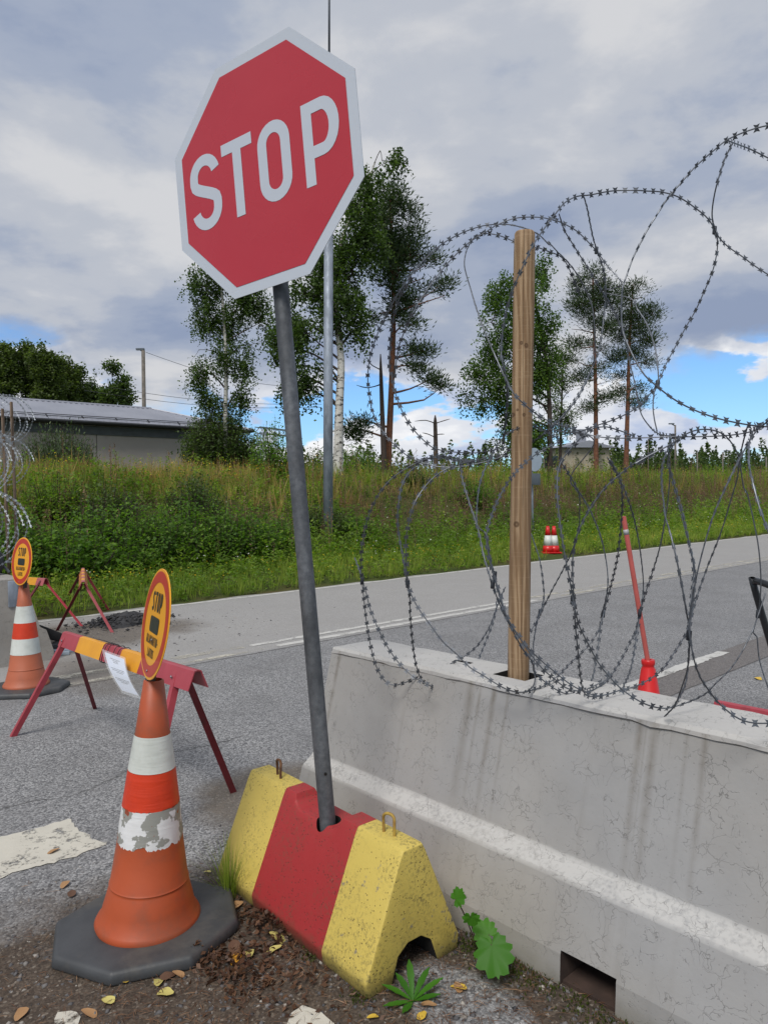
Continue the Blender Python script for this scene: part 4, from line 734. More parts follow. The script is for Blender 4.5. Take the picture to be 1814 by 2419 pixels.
# ================================================================== A-frame trestles
def trestle(name_label, L0, L1, zt_, spread, bands, mats, legs, over=0.18, fold=0.055, w=0.095, bolts=True, grp=None, leg_m=('trestle_red', 'trestle_shaded_red'), hide=()):
    L0, L1 = np.array([*L0[:2], zt_[0]]), np.array([*L1[:2], zt_[1]]); ax = (L1 - L0); ln = np.linalg.norm(ax); ax /= ln; up = np.array([0, 0, 1.0]); sd = np.cross(ax, up); sd /= np.linalg.norm(sd)
    t = thing('trestle_barricade', ((L0 + L1)[0] / 2, (L0 + L1)[1] / 2, 0.0), name_label, 'barricade', grp); th = 0.004
    # folded angle-section beam; two flanges, colour bands as separate lengths
    for a, b, mt in bands:
        p, q = L0 + ax * ln * a, L0 + ax * ln * b; m = MB()
        for s_ in (-1, 1):
            prof = [(0.0, 0.0), (s_ * fold * 0.35, -0.004), (s_ * fold, -w), (s_ * (fold - th), -w), (s_ * (fold * 0.35 - th), -0.009), (0.0, -0.006)]
            m.prism(prof, p, sd, up, q - p)
        m.build('beam_length', mt, t)
    ov = over if isinstance(over, tuple) else (over, over)
    for e, ip in ((0, ov[0] / ln), (1, 1 - ov[1] / ln)):
        c = L0 + ax * ln * ip
        for s_ in (-1, 1):
            if (e, s_) in hide: continue
            f = np.array([*legs[(e, s_)][:2], 0.0]); top = c + sd * s_ * (fold * 0.55) + up * -0.03; fr = (f - top); 
            m = MB(); t_, a_, b_ = frame(fr, ax); g1, g2 = 0.036, 0.036
            pr = [(-g1 / 2, 0), (g1 / 2, 0), (g1 / 2, g2), (g1 / 2 - 0.004, g2), (g1 / 2 - 0.004, 0.004), (-g1 / 2, 0.004)]
            m.prism(pr, top, ax, np.cross(ax, t_) * s_, fr); lg = m.build('leg', leg_m[0] if s_ == SIDE else leg_m[1], t)  # back legs take a darker red, their shade put into the colour
            if bolts:
                bo = c + sd * s_ * (fold * 0.78 + 0.006) + up * (-w * 0.55); m = MB(); m.lathe([(0.008, 0), (0.007, 0.004), (0.003, 0.006)], bo, sd * s_, 8); m.build('bolt', 'bolt_steel', lg, True)
    return t, L0, L1, ax, sd
F1, F2, F3 = G(25, 1740), G(228, 1672), G(556, 1868); F4 = F3 - (F2 - F1)
mL, mR = (F1 + F2) / 2, (F3 + F4) / 2; axx = (mR - mL) / np.linalg.norm(mR - mL); _pn = np.array([axx[1], -axx[0], 0])
def beam_at(px, py): return on_plane(px, py, mL, _pn)
e0, e1 = beam_at(156, 1491), beam_at(468, 1583); _f = lambda px, py: float((beam_at(px, py) - e0) @ (e1 - e0) / ((e1 - e0) @ (e1 - e0)))
bf = [0, _f(197, 1505), _f(254, 1520), _f(297, 1532), _f(345, 1546), 1.0]
_a = np.cross(axx, [0, 0, 1.0]); SIDE = 1 if np.dot(F1 - F2, _a) > 0 else -1
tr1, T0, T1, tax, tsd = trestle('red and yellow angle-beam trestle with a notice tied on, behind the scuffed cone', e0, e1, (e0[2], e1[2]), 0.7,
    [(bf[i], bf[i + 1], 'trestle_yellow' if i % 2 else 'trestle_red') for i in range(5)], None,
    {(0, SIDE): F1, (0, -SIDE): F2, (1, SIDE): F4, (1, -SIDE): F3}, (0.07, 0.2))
# notice in a clear sleeve, hung with black cord
_po = mL + tsd * SIDE * 0.075
ncs = [on_plane(243, 1533, _po, _pn), on_plane(298, 1553, _po, _pn), on_plane(335, 1648, _po + tsd * SIDE * 0.07, _pn), on_plane(288, 1633, _po + tsd * SIDE * 0.07, _pn)]
nw = ncs[0]; nt_ = thing('paper_notice', nw, 'printed white notice in a clear sleeve tied with black cord to the near trestle', 'notice')
def curl(u, v, off): return (ncs[0] * (1 - u) + ncs[1] * u) * (1 - v) + (ncs[3] * (1 - u) + ncs[2] * u) * v + tsd * SIDE * (0.018 * math.sin(v * 3.1) + off)
def grid(u0, u1, v0, v1, off, k=8):
    V = [curl(u0 + (u1 - u0) * i / k, v0 + (v1 - v0) * j / k, off) for j in range(k + 1) for i in range(k + 1)]; return V, [(j * (k + 1) + i, j * (k + 1) + i + 1, (j + 1) * (k + 1) + i + 1, (j + 1) * (k + 1) + i) for j in range(k) for i in range(k)]
m = MB(); m.add(*grid(0.08, 0.92, 0.06, 0.97, 0.0)); m.build('sheet', 'paper', nt_, True); m = MB(); m.add(*grid(0.0, 1.0, 0.0, 1.04, 0.003)); m.build('sleeve', 'plastic_sleeve', nt_, True)
m = MB()
for v, u0, u1 in ((0.16, 0.28, 0.72), (0.20, 0.38, 0.62), (0.24, 0.40, 0.62), (0.40, 0.20, 0.80), (0.44, 0.24, 0.78), (0.48, 0.40, 0.70), (0.64, 0.2, 0.85), (0.68, 0.25, 0.8), (0.72, 0.38, 0.7)): m.add(*grid(u0, u1, v, v + 0.014, 0.0012, 4))
m.build('print', 'print_grey', nt_)
cordr = nt_; Lb = np.linalg.norm(T1 - T0)
for f, k in [(bf[2] + (bf[3] - bf[2]) * q_, k_) for q_, k_ in ((0.1, 0.01), (0.25, -0.006), (0.4, 0.012), (0.7, 0.02), (0.98, -0.015))]:
    c = T0 + tax * Lb * f; m = MB(); m.tube(catmull([c + tsd * 0.0 + [0, 0, 0.004], c + tsd * SIDE * 0.03 + tax * k * 0.4 + [0, 0, -0.004], c + tsd * SIDE * 0.061 + tax * k + [0, 0, -0.095], c + tax * k * 2 + [0, 0, -0.105], c - tsd * SIDE * 0.061 + tax * k + [0, 0, -0.095], c - tsd * SIDE * 0.03 + [0, 0, -0.004], c + [0, 0, 0.004]], 0.01), 0.0022, 6); m.build('tie_cord', 'cord_black', cordr, True)
c = T0 + tax * Lb * 0.30; m = MB(); m.tube(catmull([c + [0, 0, 0.006], c + tax * 0.15 + [0, 0, 0.012], c + tax * 0.3 + [0, 0, 0.006], c + tax * 0.42 + [0, 0, 0.007]], 0.02), 0.002, 6); m.build('tie_cord', 'cord_black', cordr, True)
Q1, Q2, Q3, Q4 = G(132, 1490), G(270, 1494), G(138, 1447), G(260, 1441); SIDE = 1
b6 = [(0, 0.10, 'trestle_pink')] + [(0.10 + 0.8 * i / 7, 0.10 + 0.8 * (i + 1) / 7, 'trestle_yellow' if i % 2 == 0 else 'trestle_pink') for i in range(7)] + [(0.90, 1, 'trestle_pink')]
mm0, mm1 = (Q1 + Q2) / 2, (Q3 + Q4) / 2; a_ = (mm1 - mm0) / np.linalg.norm(mm1 - mm0)
trestle('striped trestle standing end-on in the loose gravel by the far verge', mm0 - a_ * 0.05, mm1 + a_ * 0.05, (0.63, 0.64), 0.8, b6, None, {(0, 1): Q2, (0, -1): Q1, (1, 1): Q4, (1, -1): Q3}, 0.08)
X0 = at_y(110, 1366, 9.85); X1 = X0 + np.array([-1.45, 0.9, 0]); sd3 = np.cross((X1 - X0) / np.linalg.norm(X1 - X0), [0, 0, 1.0])
fb = G(196, 1479); fa = X0 + np.array([0.12, -0.5, 0])
s3 = 1 if np.dot(fb - X0, sd3) > 0 else -1
trestle('red and yellow trestle half hidden behind the weathered barrier', X0, X1, (X0[2], X0[2]), 0.8, b6, None, {(0, s3): fb, (0, -s3): X0 - sd3 * s3 * 0.42 + (X1 - X0) * 0.1, (1, s3): X1 + sd3 * s3 * 0.4, (1, -s3): X1 - sd3 * s3 * 0.4}, 0.08)
# plain red beam behind the long barrier
r0 = on_n(1690, 1653, 3.25); r1 = r0 - AD * 2.2
trestle('plain red trestle beam running behind the long pale barrier', r0, r1, (r0[2], r0[2]), 0.8, [(0, 1, 'trestle_red')], None, {(0, 1): r0 + AN * 0.38 - AD * .1, (0, -1): r0 - AN * 0.3 - AD * .1, (1, 1): r1 + AN * 0.38, (1, -1): r1 - AN * 0.3}, 0.2, 0.05, 0.10)
# black tubular hoop
h1 = at_y(1774, 1366, 5.0); h2 = at_y(1905, 1420, 4.6); fl = at_y(1876, 1790, 5.0); fl[2] = 0
hp_ = thing('tubular_hoop', (fl[0], fl[1], 0), 'black bent steel hoop standing behind the wire', 'hoop stand'); f2 = h2 + np.array([0.35, -0.1, 0]); f2[2] = 0
def rnd(p, a, b, r=0.09): u = (a - p) / np.linalg.norm(a - p); v = (b - p) / np.linalg.norm(b - p); return [p + u * r, p + (u + v) * r * 0.22, p + v * r]
m = MB(); m.tube(catmull([fl] + rnd(h1, fl, h2) + rnd(h2, h1, f2) + [f2], 0.03), 0.023, 14); m.build('tube', 'black_tube', hp_, True)
# red marker: leaning tube in a bottle-shaped red base
rb = at_y(1531, 1640, 5.6); rb[2] = 0; mk = thing('marker_post', (rb[0], rb[1], 0), 'leaning faded red tube in a bright red bottle-shaped base', 'marker post'); zt1 = at_y(1529, 1558, 5.6)[2]
m = MB(); m.lathe([(0.105, 0.0), (0.105, 0.02), (0.085, 0.05), (0.052, zt1 - 0.07), (0.044, zt1 - 0.055), (0.044, zt1 - 0.045), (0.05, zt1 - 0.035), (0.051, zt1 - 0.008), (0.046, zt1), (0.024, zt1), (0.024, zt1 - 0.1)], (rb[0], rb[1], 0), (0, 0, 1), 32, cap=False); m.build('base', 'red_plastic', mk, 'auto').data.set_sharp_from_angle(angle=R_(50))
ta, tb = at_y(1529, 1560, 5.6), at_y(1472, 1220, 5.6); m = MB(); m.tube([ta + (ta - tb) * 0.2, ta, tb], 0.0185, 16); m.build('tube', 'faded_red_tube', mk, 'auto').data.set_sharp_from_angle(angle=R_(40))
m = MB(); m.tube([tb + (ta - tb) * 0.09, tb + (ta - tb) * 0.125], 0.0195, 16); m.build('reflective_band', 'silver_band', mk, True)
EXC = []
# two small cones across the road
for lab, px, dy in (('small red and white cone on the far verge, nearer of a pair', 1294, 0), ('small red and white cone on the far verge, half hidden behind its twin', 1311, 0.12)):
    p = G(px, 1309, 0.03) + np.array([0, dy, 0]); n_, d_ = float(p @ AN), float(p @ AD); z0 = max(0.0, float(zt(n_, d_))); EXC.append((n_ - 0.25, d_ - 0.3, 0.55)); EXC.append((n_ - 0.7, d_ - 0.75, 0.45)); t = thing('small_cone', (p[0], p[1], z0), lab, 'traffic cone', 'pair of small cones across the road'); rd = lambda z: 0.155 - 0.115 * z / 0.72
    for nm, za, zb, mt in (('lower_band', 0.03, 0.2, 'red_plastic'), ('white_band', 0.2, 0.47, 'tape_white'), ('upper_band', 0.47, 0.72, 'red_plastic')):
        m = MB(); m.lathe([(rd(za), za), (rd(zb), zb)], (p[0], p[1], z0), (0, 0, 1), 20); m.build(nm, mt, t, True)
    m = MB(); m.box((p[0], p[1], z0 + 0.015), (0.17, 0, 0), (0, 0.17, 0), (0, 0, 0.015)); m.build('base_plate', 'red_plastic', t, bevel=0.006)
# roadside sign seen from behind
rs = on_plane(1259, 1272, np.array([0, 23.2, 0]), np.array([0, 1.0, 0])); n_, d_ = float(rs @ AN), float(rs @ AD); z0 = float(zt(n_, d_)); t = thing('roadside_sign', (rs[0], rs[1], z0), 'grey back of a round road sign with square plate on a thin pole', 'traffic sign')
tp = at_y(1254, 1060, 23.2); m = MB(); m.tube([(rs[0], rs[1], z0 - 0.2), tp], 0.035, 10); m.build('pole', 'lamp_galvanised', t, True)
dc = at_y(1262, 1086, 23.05); fa_ = np.array([0.62, -0.78, 0]); m = MB(); m.lathe([(0.36, -0.004), (0.37, 0), (0.36, 0.004)], dc, fa_, 36); m.build('round_plate', 'sign_back', t)
bc = at_y(1262, 1132, 23.1); sx = np.array([0.78, 0.62, 0]); m = MB(); m.box(bc, sx * 0.24, np.array([0, 0, 0.18]), fa_ * 0.04); m.build('square_plate', 'box_grey', t, bevel=0.01)
# tall lamp column with thin upper section
lp = G(775, 1318, 0.12); n_, d_ = float(lp @ AN), float(lp @ AD); z0 = float(zt(n_, d_)); t = thing('lamp_column', (lp[0], lp[1], z0), 'tall straight grey lamp column on the far verge, thin at the top', 'lamp post'); Dl = lp[1]
tops = at_y(777, 250, Dl); m = MB(); m.tube([(lp[0], lp[1], z0 - 0.3), at_y(775.5, 900, Dl), tops], [0.125, 0.117, 0.103], 20); m.build('column', 'lamp_galvanised', t, True)
m = MB(); m.tube([tops - [0, 0, 0.3], at_y(778, -250, Dl)], [0.032, 0.022], 10); m.build('upper_tube', 'dark_galvanised', t, True)
for py in (1233, 1258, 1246):
    q_ = at_y(778 + (py % 5), py, Dl) + np.array([0, -0.1, 0]); m = MB(); m.lathe([(0.014, 0), (0.01, 0.02)], q_, (0, -1, 0), 8); m.build('bolt', 'bolt_steel', t, True)
# things by the weathered barrier: rubber foot, boards, bag
q0 = nd(2.55, 8.15, 0); t = thing('rubber_ramp', q0 + AN * 0.2, 'black rubber slab leaning down from the weathered barrier', 'rubber slab'); P0, P1 = on_n(96, 1476, 2.66), G(170, 1518, 0.02)
m = MB(); up = np.array([0, 0, 1.0]); w_ = AD * 0.22
m.hexa([P0 - w_ - up * 0.13, P1 - w_ - up * 0.02, P1 + w_ - up * 0.02, P0 + w_ - up * 0.13, P0 - w_, P1 - w_ + up * 0.06, P1 + w_ + up * 0.06, P0 + w_]); m.build('slab', 'black_plastic', t, bevel=0.01)
for px, py in ((118, 1540), (150, 1532)):
    p = G(px, py, 0.0); m = MB(); m.box(p + up * 0.04, AN * 0.09, AD * 0.06, up * 0.04); m.build('foot', 'black_plastic', t, bevel=0.01)
for lab, a, b, w in (('pale plank lying on the gravel beside the weathered barrier', (128, 1545), (188, 1535), 0.07), ('short pale offcut beside the pale plank', (130, 1549), (165, 1546), 0.03)):
    p, q = G(*a), G(*b); t = thing('plank', (p + q) / 2, lab, 'plank'); m = MB(); m.bar(p + up * 0.02, q + up * 0.02, w * 2, 0.035, up); m.build('board', 'sign_back', t, bevel=0.003)
bp = at_y(-6, 1316, 7.7); t = thing('black_bag', (bp[0], bp[1], 0.87), 'black bundle on top of the weathered barrier', 'bag'); m = MB(); m.lathe([(0.03, 0), (0.09, 0.02), (0.115, 0.1), (0.10, 0.2), (0.05, 0.27), (0.015, 0.31)], (bp[0] - 0.06, bp[1], 0.865), (0.1, 0, 1), 14); m.build('bundle', 'black_plastic', t, True)
q_ = at_y(14, 1328, 7.75); t = thing('steel_bracket', (q_[0], q_[1], 0.87), 'small bent steel bracket on the weathered barrier by the black bundle', 'bracket'); m = MB(); m.bar(q_ + [-0.06, 0, 0.0], q_ + [0.04, 0, -0.11], 0.03, 0.02); m.bar(q_ + [-0.02, 0, 0.0], q_ + [0.08, 0.05, 0.0], 0.03, 0.02); m.build('angle', 'galvanised', t, bevel=0.003)
# asphalt crumb mound
mc = G(300, 1472); t = MB(); k = 16; V = []; 
for a in range(6):
    for b in range(k):
        th = b * 2 * np.pi / k; r = (a / 5) * (0.42 + 0.08 * math.sin(3 * th + 1) + 0.08 * math.sin(5 * th)); V.append(mc + AN * r * math.cos(th) * 1.0 + AD * r * math.sin(th) * 0.75 + up * (0.15 * (1 - (a / 5) ** 1.4) + rng.normal() * 0.012 * (a < 5) - (0.01 if a == 5 else 0)))
t.add(V, [(a * k + b, a * k + (b + 1) % k, (a + 1) * k + (b + 1) % k, (a + 1) * k + b) for a in range(5) for b in range(k)]); mound = t.build('asphalt_pile', 'asphalt_crumb', None, True); tag(mound, 'low pile of dark asphalt crumbs in front of the end-on striped trestle', 'rubble pile')

# ================================================================== buildings
def dwin(px, py, d): p = on_d(px, py, d); return float(p @ AN), p[2]
BD = 38.0
nR, zE = dwin(600, 1018, BD - 0.6); nA, zA = dwin(97, 989, BD - 0.6); zE = (zE + zA) / 2; nL = nA - 16
nK, zK = dwin(84, 947, BD + 4.5); zK = max(zK, zE + 1.1)
bld = thing('long_building', nd((nL + nR) / 2, BD + 4.5, 1.95), 'long low grey-brown building with corrugated metal roof behind the bank', 'building')
nw_ = nR - 0.8; panels = np.arange(nL + 0.6, nw_, 6.1); panels = np.append(panels[:-1], nw_)
for a, b in zip(panels[:-1], panels[1:]):
    m = MB(); m.box(nd((a + b) / 2, BD + 0.1, (1.7 + zE) / 2), AN * ((b - a) / 2 - 0.02), AD * 0.1, up * ((zE - 1.7) / 2)); m.build('wall_panel', 'wall_render', bld)
m = MB(); m.box(nd((nL + nw_) / 2 + 0.3, BD + 4.6, (1.7 + zE) / 2 - 0.02), AN * ((nw_ - nL) / 2 - 0.6), AD * 4.35, up * ((zE - 1.7) / 2 - 0.03)); m.build('core_wall', 'wall_render', bld)
m = MB(); m.box(nd((nL + nR) / 2, BD - 0.02, zE - 0.38), AN * ((nR - nL) / 2 - 0.7), AD * 0.06, up * 0.22); m.build('frieze_board', 'soffit', bld)
m = MB(); m.box(nd((nL + nR) / 2, BD - 0.3, zE - 0.06), AN * ((nR - nL) / 2 - 0.05), AD * 0.32, up * 0.05); m.build('soffit', 'eave_dark', bld)
m = MB(); m.tube([nd(nL, BD - 0.66, zE - 0.03), nd(nR, BD - 0.66, zE - 0.03)], 0.075, 8); m.build('gutter', 'eave_dark', bld)
# corrugated slopes: one zigzag sheet each, hipped at the far end
hip = 4.0; xs = np.arange(nL, nR + 0.01, 0.15); V = []
for a, n in enumerate(xs):
    rz = 0.06 if a % 2 else 0.0; f = np.clip((nR - n) / hip, 0.02, 1.0)
    V += [nd(n, BD - 0.62, zE + rz), nd(n, BD - 0.62 + 5.12 * f, zE + (zK - zE) * f + rz)]
V = np.array(V); k = len(xs); npmesh('roof_slope', V, np.array([(2 * a, 2 * a + 2, 2 * a + 3, 2 * a + 1) for a in range(k - 1)]), 'roof_metal', bld)
m = MB(); E0, E1, KK = nd(nR, BD - 0.62, zE), nd(nR, BD + 9.6, zE), nd(nR - hip, BD + 4.5, zK); m.add([E0, E1, KK, nd(nL, BD + 9.6, zE), nd(nL, BD + 4.5, zK)], [(0, 1, 2), (1, 3, 4, 2)]); m.build('roof_back', 'roof_metal', bld)
m = MB(); m.tube([nd(nL, BD + 4.5, zK + 0.03), KK + up * 0.03], 0.09, 6); m.tube([KK + up * 0.03, E0 + up * 0.05], 0.06, 6); m.build('ridge_cap', 'roof_metal', bld)
for off in (0.20, 0.34):
    m = MB(); f = off / 1.8; m.tube([nd(nL, BD - 0.3 + off, zE + (zK - zE) * f * 0.55 + 0.12 + off * 0.2), nd(nR - 0.8, BD - 0.3 + off, zE + (zK - zE) * f * 0.55 + 0.12 + off * 0.2)], 0.022, 6); m.build('snow_rail', 'eave_dark', bld)
for n in np.arange(nL + 0.7, nR - 0.8, 1.75):
    m = MB(); m.bar(nd(n, BD - 0.35, zE + 0.05), nd(n, BD + 0.1, zE + 0.36), 0.06, 0.03); m.build('rail_bracket', 'eave_dark', bld)
cbp = at_y(1330, 1080, 62); cb = thing('cream_house', (cbp[0], cbp[1], 1.95), 'small cream building with grey roof and vent among the right hand trees', 'building')
e0_, e1_ = at_y(1278, 1062, 74), at_y(1318, 1058, 71); ev = (e1_ - e0_); ev[2] = 0; L_ = np.linalg.norm(ev); ev /= L_; sv_ = np.array([ev[1], -ev[0], 0]); ze = (e0_[2] + e1_[2]) / 2; c_ = (e0_ + e1_) / 2 - sv_ * 3; L_ += 0.5
m = MB(); m.box(np.array([c_[0], c_[1], (1.6 + ze) / 2]), ev * (L_ / 2 - 0.3), sv_ * 2.8, up * ((ze - 1.6) / 2)); m.build('wall', 'wall_cream', cb)
m = MB(); b0 = np.array([c_[0], c_[1], ze]); m.add([b0 - ev * (L_ / 2 + .2) + sv_ * 3.2, b0 + ev * (L_ / 2 + .2) + sv_ * 3.2, b0 + ev * (L_ / 2 + .2) - sv_ * 0.2 + up * 0.7, b0 - ev * (L_ / 2 + .2) - sv_ * 0.2 + up * 0.7, b0 + ev * (L_ / 2 + .2) - sv_ * 3.4, b0 - ev * (L_ / 2 + .2) - sv_ * 3.4], [(0, 1, 2, 3), (3, 2, 4, 5), (0, 3, 5), (1, 4, 2)]); rf = m.build('roof', 'roof_metal', cb)
m = MB(); m.box(b0 + ev * 0.9 + up * 1.1, ev * 0.35, sv_ * 0.35, up * 0.75); m.build('vent_stack', 'roof_metal', cb)
for f in (-0.22, 0.2):
    m = MB(); m.box(b0 + ev * L_ * f + sv_ * 2.82 - up * 1.3, ev * 0.5, sv_ * 0.02, up * 0.55); w_ = m.build('window', 'window_glass', cb)
m = MB(); m.tube([b0 + ev * (L_ / 2 - 0.1) + sv_ * 2.9, b0 + ev * (L_ / 2 - 0.1) + sv_ * 2.9 - up * 3], 0.05, 6); m.build('downpipe', 'eave_dark', cb)
# poles, lamps, gantry, wires
def lamp(label, px, yt, yb, D, arm, r=0.06, cat='lamp post', nm='lamp_post', mat='pole_wood', grp=None):
    tp, bt = at_y(px, yt, D), at_y(px, yb, D); t = thing(nm, (bt[0], bt[1], 1.9), label, cat, grp); m = MB(); m.tube([(bt[0], bt[1], 1.6), tp], [r * 1.3, r], 8); m.build('pole', mat, t, True)
    if arm: m = MB(); q = at_y(px + arm, yt - 3, D); m.tube([tp - up * 0.1, q], r * 0.6, 6); m.box(q, np.array([0.28, 0, 0]), (0, 0.12, 0), (0, 0, 0.06)); m.build('lamp_head', 'box_grey', t)
    return tp
utp = lamp('bare utility pole with short lamp arm beyond the long building', 339, 828, 975, 52, -7, 0.13, 'utility pole', 'utility_pole')
lamp('lamp post with head turned toward the pines, far right of the field', 1594, 1004, 1095, 80, -9, 0.10); lamp('thin mast beside the pine trunks in the far field', 1530, 1036, 1095, 85, 0, 0.05, nm='mast', cat='mast')
lamp('short bare pole between the two far lamp posts', 1646, 1070, 1112, 85, 0, 0.08, nm='field_pole', cat='pole'); lamp('lamp post with head turned away from the pines in the far field', 1706, 1068, 1112, 85, 9, 0.08); lamp('bare pole at the far forest edge', 1809, 1080, 1114, 85, 0, 0.09, nm='field_pole', cat='pole')
for lab, a, b in (('overhead wire running from the utility pole lamp', (345, 832), (700, 915)), ('upper overhead wire crossing behind the left birch', (200, 905), (760, 955)), ('lower overhead wire crossing behind the left birch', (200, 922), (760, 962))):
    p, q = at_y(*a, 52), at_y(*b, 60); k = np.linspace(0, 1, 14)[:, None]; P = p + (q - p) * k; P[:, 2] -= 0.5 * np.sin(k[:, 0] * np.pi); m = MB(); m.tube(P, 0.016, 5); o = m.build('overhead_wire', 'eave_dark'); tag(o, lab, 'wire')
gl_, gr_ = at_y(620, 1100, 52), at_y(690, 1100, 56); gt = thing('lattice_gantry', (gl_[0], gl_[1], 1.9), 'grey steel lattice portal frame behind the stop sign post', 'gantry'); zg = at_y(620, 1022, 52)[2]
def lattice(a, b, w, nm):
    a, b = np.asarray(a), np.asarray(b); t_, x_, y_ = frame(b - a, (0.3, 1, 0.1)); m = MB(); cr = [(x_ * sx + y_ * sy) * w / 2 for sx, sy in ((1, 1), (-1, 1), (-1, -1), (1, -1))]; L = np.linalg.norm(b - a); k = max(3, int(L / (w * 1.1)))
    for c in cr: m.bar(a + c, b + c, 0.06, 0.06)
    for i in range(k):
        for f in range(4): m.bar(a + t_ * L * i / k + cr[f], a + t_ * L * (i + 1) / k + cr[(f + 1) % 4], 0.03, 0.03)
    m.build(nm, 'lattice_steel', gt)
lattice((gl_[0], gl_[1], 1.6), (gl_[0], gl_[1], zg), 0.42, 'leg'); lattice((gr_[0], gr_[1], 1.6), (gr_[0], gr_[1], zg), 0.42, 'leg'); lattice((gl_[0] - .3, gl_[1], zg + 0.2), (gr_[0] + .3, gr_[1], zg + 0.2), 0.42, 'cross_beam')

# ================================================================== trees (outlines in photo pixels, sizes from their distance)
def dpx(x, y, Y): return at_y(x * K, y * K, Y)
def tree(label, D, trunk, r0, r1, blobs, style, mat, bark, dens=1.0, name=None, grp=None, lsz=None, cat='tree', base_z=None):
    T = np.array([dpx(x, y, D) for x, y in trunk]); b = T[0].copy(); n_, d_ = float(b @ AN), float(b @ AD); gz = float(zt(n_, d_)) if base_z is None else base_z
    b[2] = gz - 0.1; T = np.vstack([b, T[T[:, 2] > gz + 0.2]]) if len(T[T[:, 2] > gz + 0.2]) else np.vstack([b, b + up]); t = thing(name or {'birch': 'birch_tree', 'pine': 'pine_tree'}.get(style, 'leafy_tree'), (b[0], b[1], gz), label, cat, grp)
    P = catmull(T, 0.4); paths = [(P, np.linspace(r0, r1, len(P)))]; cl = Cloud(); s = D / F_PX * K
    for (x, y, rx, ry) in blobs:
        gx, gy = {'birch': (1.18, 1.18), 'pine': (1.0, 1.55)}.get(style, (1.1, 1.1)); c = dpx(x, y, D); RX, RY = rx * s * gx, ry * s * gy; RD = RX * 0.9; c[1] += rng.uniform(-0.5, 0.5) * RX * 0.8
        i = np.argmin(np.abs(P[:, 2] - (c[2] - (0.5 if style != 'pine' else -0.1) * RY - 0.3 * abs(c[0] - np.interp(c[2], P[:, 2], P[:, 0]))))); p0 = P[i]; mid = (p0 + c) / 2 + rng.normal(size=3) * 0.15 + (up * 0.25 if style != 'pine' else 0)
        br = max(0.012, min(np.interp(i, [0, len(P) - 1], [r0, r1]) * 0.5, 0.05)); paths.append((catmull([p0, mid, c], 0.5), np.linspace(br, 0.012, len(catmull([p0, mid, c], 0.5)))))
        vol = RX * RY; k = int(vol * (150 if style != 'pine' else 62) * dens) + 5
        u = rng.normal(size=(k, 3)); u /= np.linalg.norm(u, axis=1)[:, None]; q = u * (rng.uniform(0.15, 1.0, k) ** 0.55)[:, None] * np.array([RX, RD, RY]) + c
        # clumpy: drop clusters by a slow field so gaps stay open
        fld = np.sin(q[:, 0] * 2.3 + 1.3 * q[:, 2]) + np.sin(q[:, 2] * 2.9 - q[:, 0] * 1.1 + 2) + np.sin(q[:, 1] * 2.1 + q[:, 2]); q = q[fld > -0.75]
        for j in range(0, len(q), 5): paths.append(([c, (c + q[j]) / 2 + rng.normal(size=3) * 0.06, q[j]], [0.012, 0.008, 0.004]))
        if style == 'birch':
            m_ = 15; st_ = np.repeat(q, m_, 0); h = np.tile(np.linspace(0, 1, m_), len(q)); ln = np.repeat(rng.uniform(0.35, 0.95, len(q)), m_); dr = np.repeat(rng.normal(size=(len(q), 3)) * [0.22, 0.22, 0], m_, 0)
            C = st_ + dr * h[:, None] + rng.normal(size=st_.shape) * 0.075; C[:, 2] -= h * ln - 0.2; ls = lsz or 0.115; Vv, Ff = leaves(C, ls, ls * 0.75, 0.6, 0.6)
        elif style == 'pine':
            m_ = 26; st_ = np.repeat(q, m_, 0); off = rng.normal(size=st_.shape) * np.array([0.24, 0.24, 0.15]) * (D / 30) ** 0.5; C = st_ + off; ax_ = off / (np.linalg.norm(off, axis=1)[:, None] + 1e-6) + np.array([0, 0, 0.55]); Vv, Ff = leaves(C, lsz or 0.19, 0.045, 0.1, None, ax_)
        else:
            m_ = 15; st_ = np.repeat(q, m_, 0); C = st_ + rng.normal(size=st_.shape) * 0.2; ls = lsz or 0.12; Vv, Ff = leaves(C, ls, ls * 0.7, 1.0, 0.15)
        T_ = np.clip(np.repeat(rng.normal(0.42, 0.22, len(q)), m_) + rng.normal(0, 0.14, len(C)), 0, 1); cl.add(Vv, Ff, T_)
    Vt, Ft = qtubes([paths[0]], 10); V2, F2 = qtubes(paths[1:], 4); tk = npmesh('trunk', np.vstack([Vt, V2]), np.vstack([Ft, F2 + len(Vt)]), [bark, bark if bark != 'birch_bark' else 'dark_bark'], t, None, True); tk.data.polygons.foreach_set('material_index', np.r_[np.zeros(len(Ft), np.int32), np.ones(len(F2), np.int32)])
    cl.build('crown', mat, t); return t
tree('slender birch with drooping leaves behind the dark round bush', 34, [(487, 930), (489, 800), (485, 700), (478, 600), (480, 520)], 0.13, 0.04, [(450, 625, 36, 45), (500, 600, 45, 50), (545, 650, 38, 42), (440, 690, 32, 34), (500, 700, 42, 42), (560, 700, 28, 38), (430, 755, 28, 28), (475, 770, 38, 32), (430, 815, 25, 28), (525, 800, 25, 25), (520, 860, 22, 24), (450, 860, 26, 26), (545, 745, 25, 26), (480, 540, 45, 50), (530, 560, 40, 50)], 'birch', 'birch_leaves', 'birch_bark', 1.25)
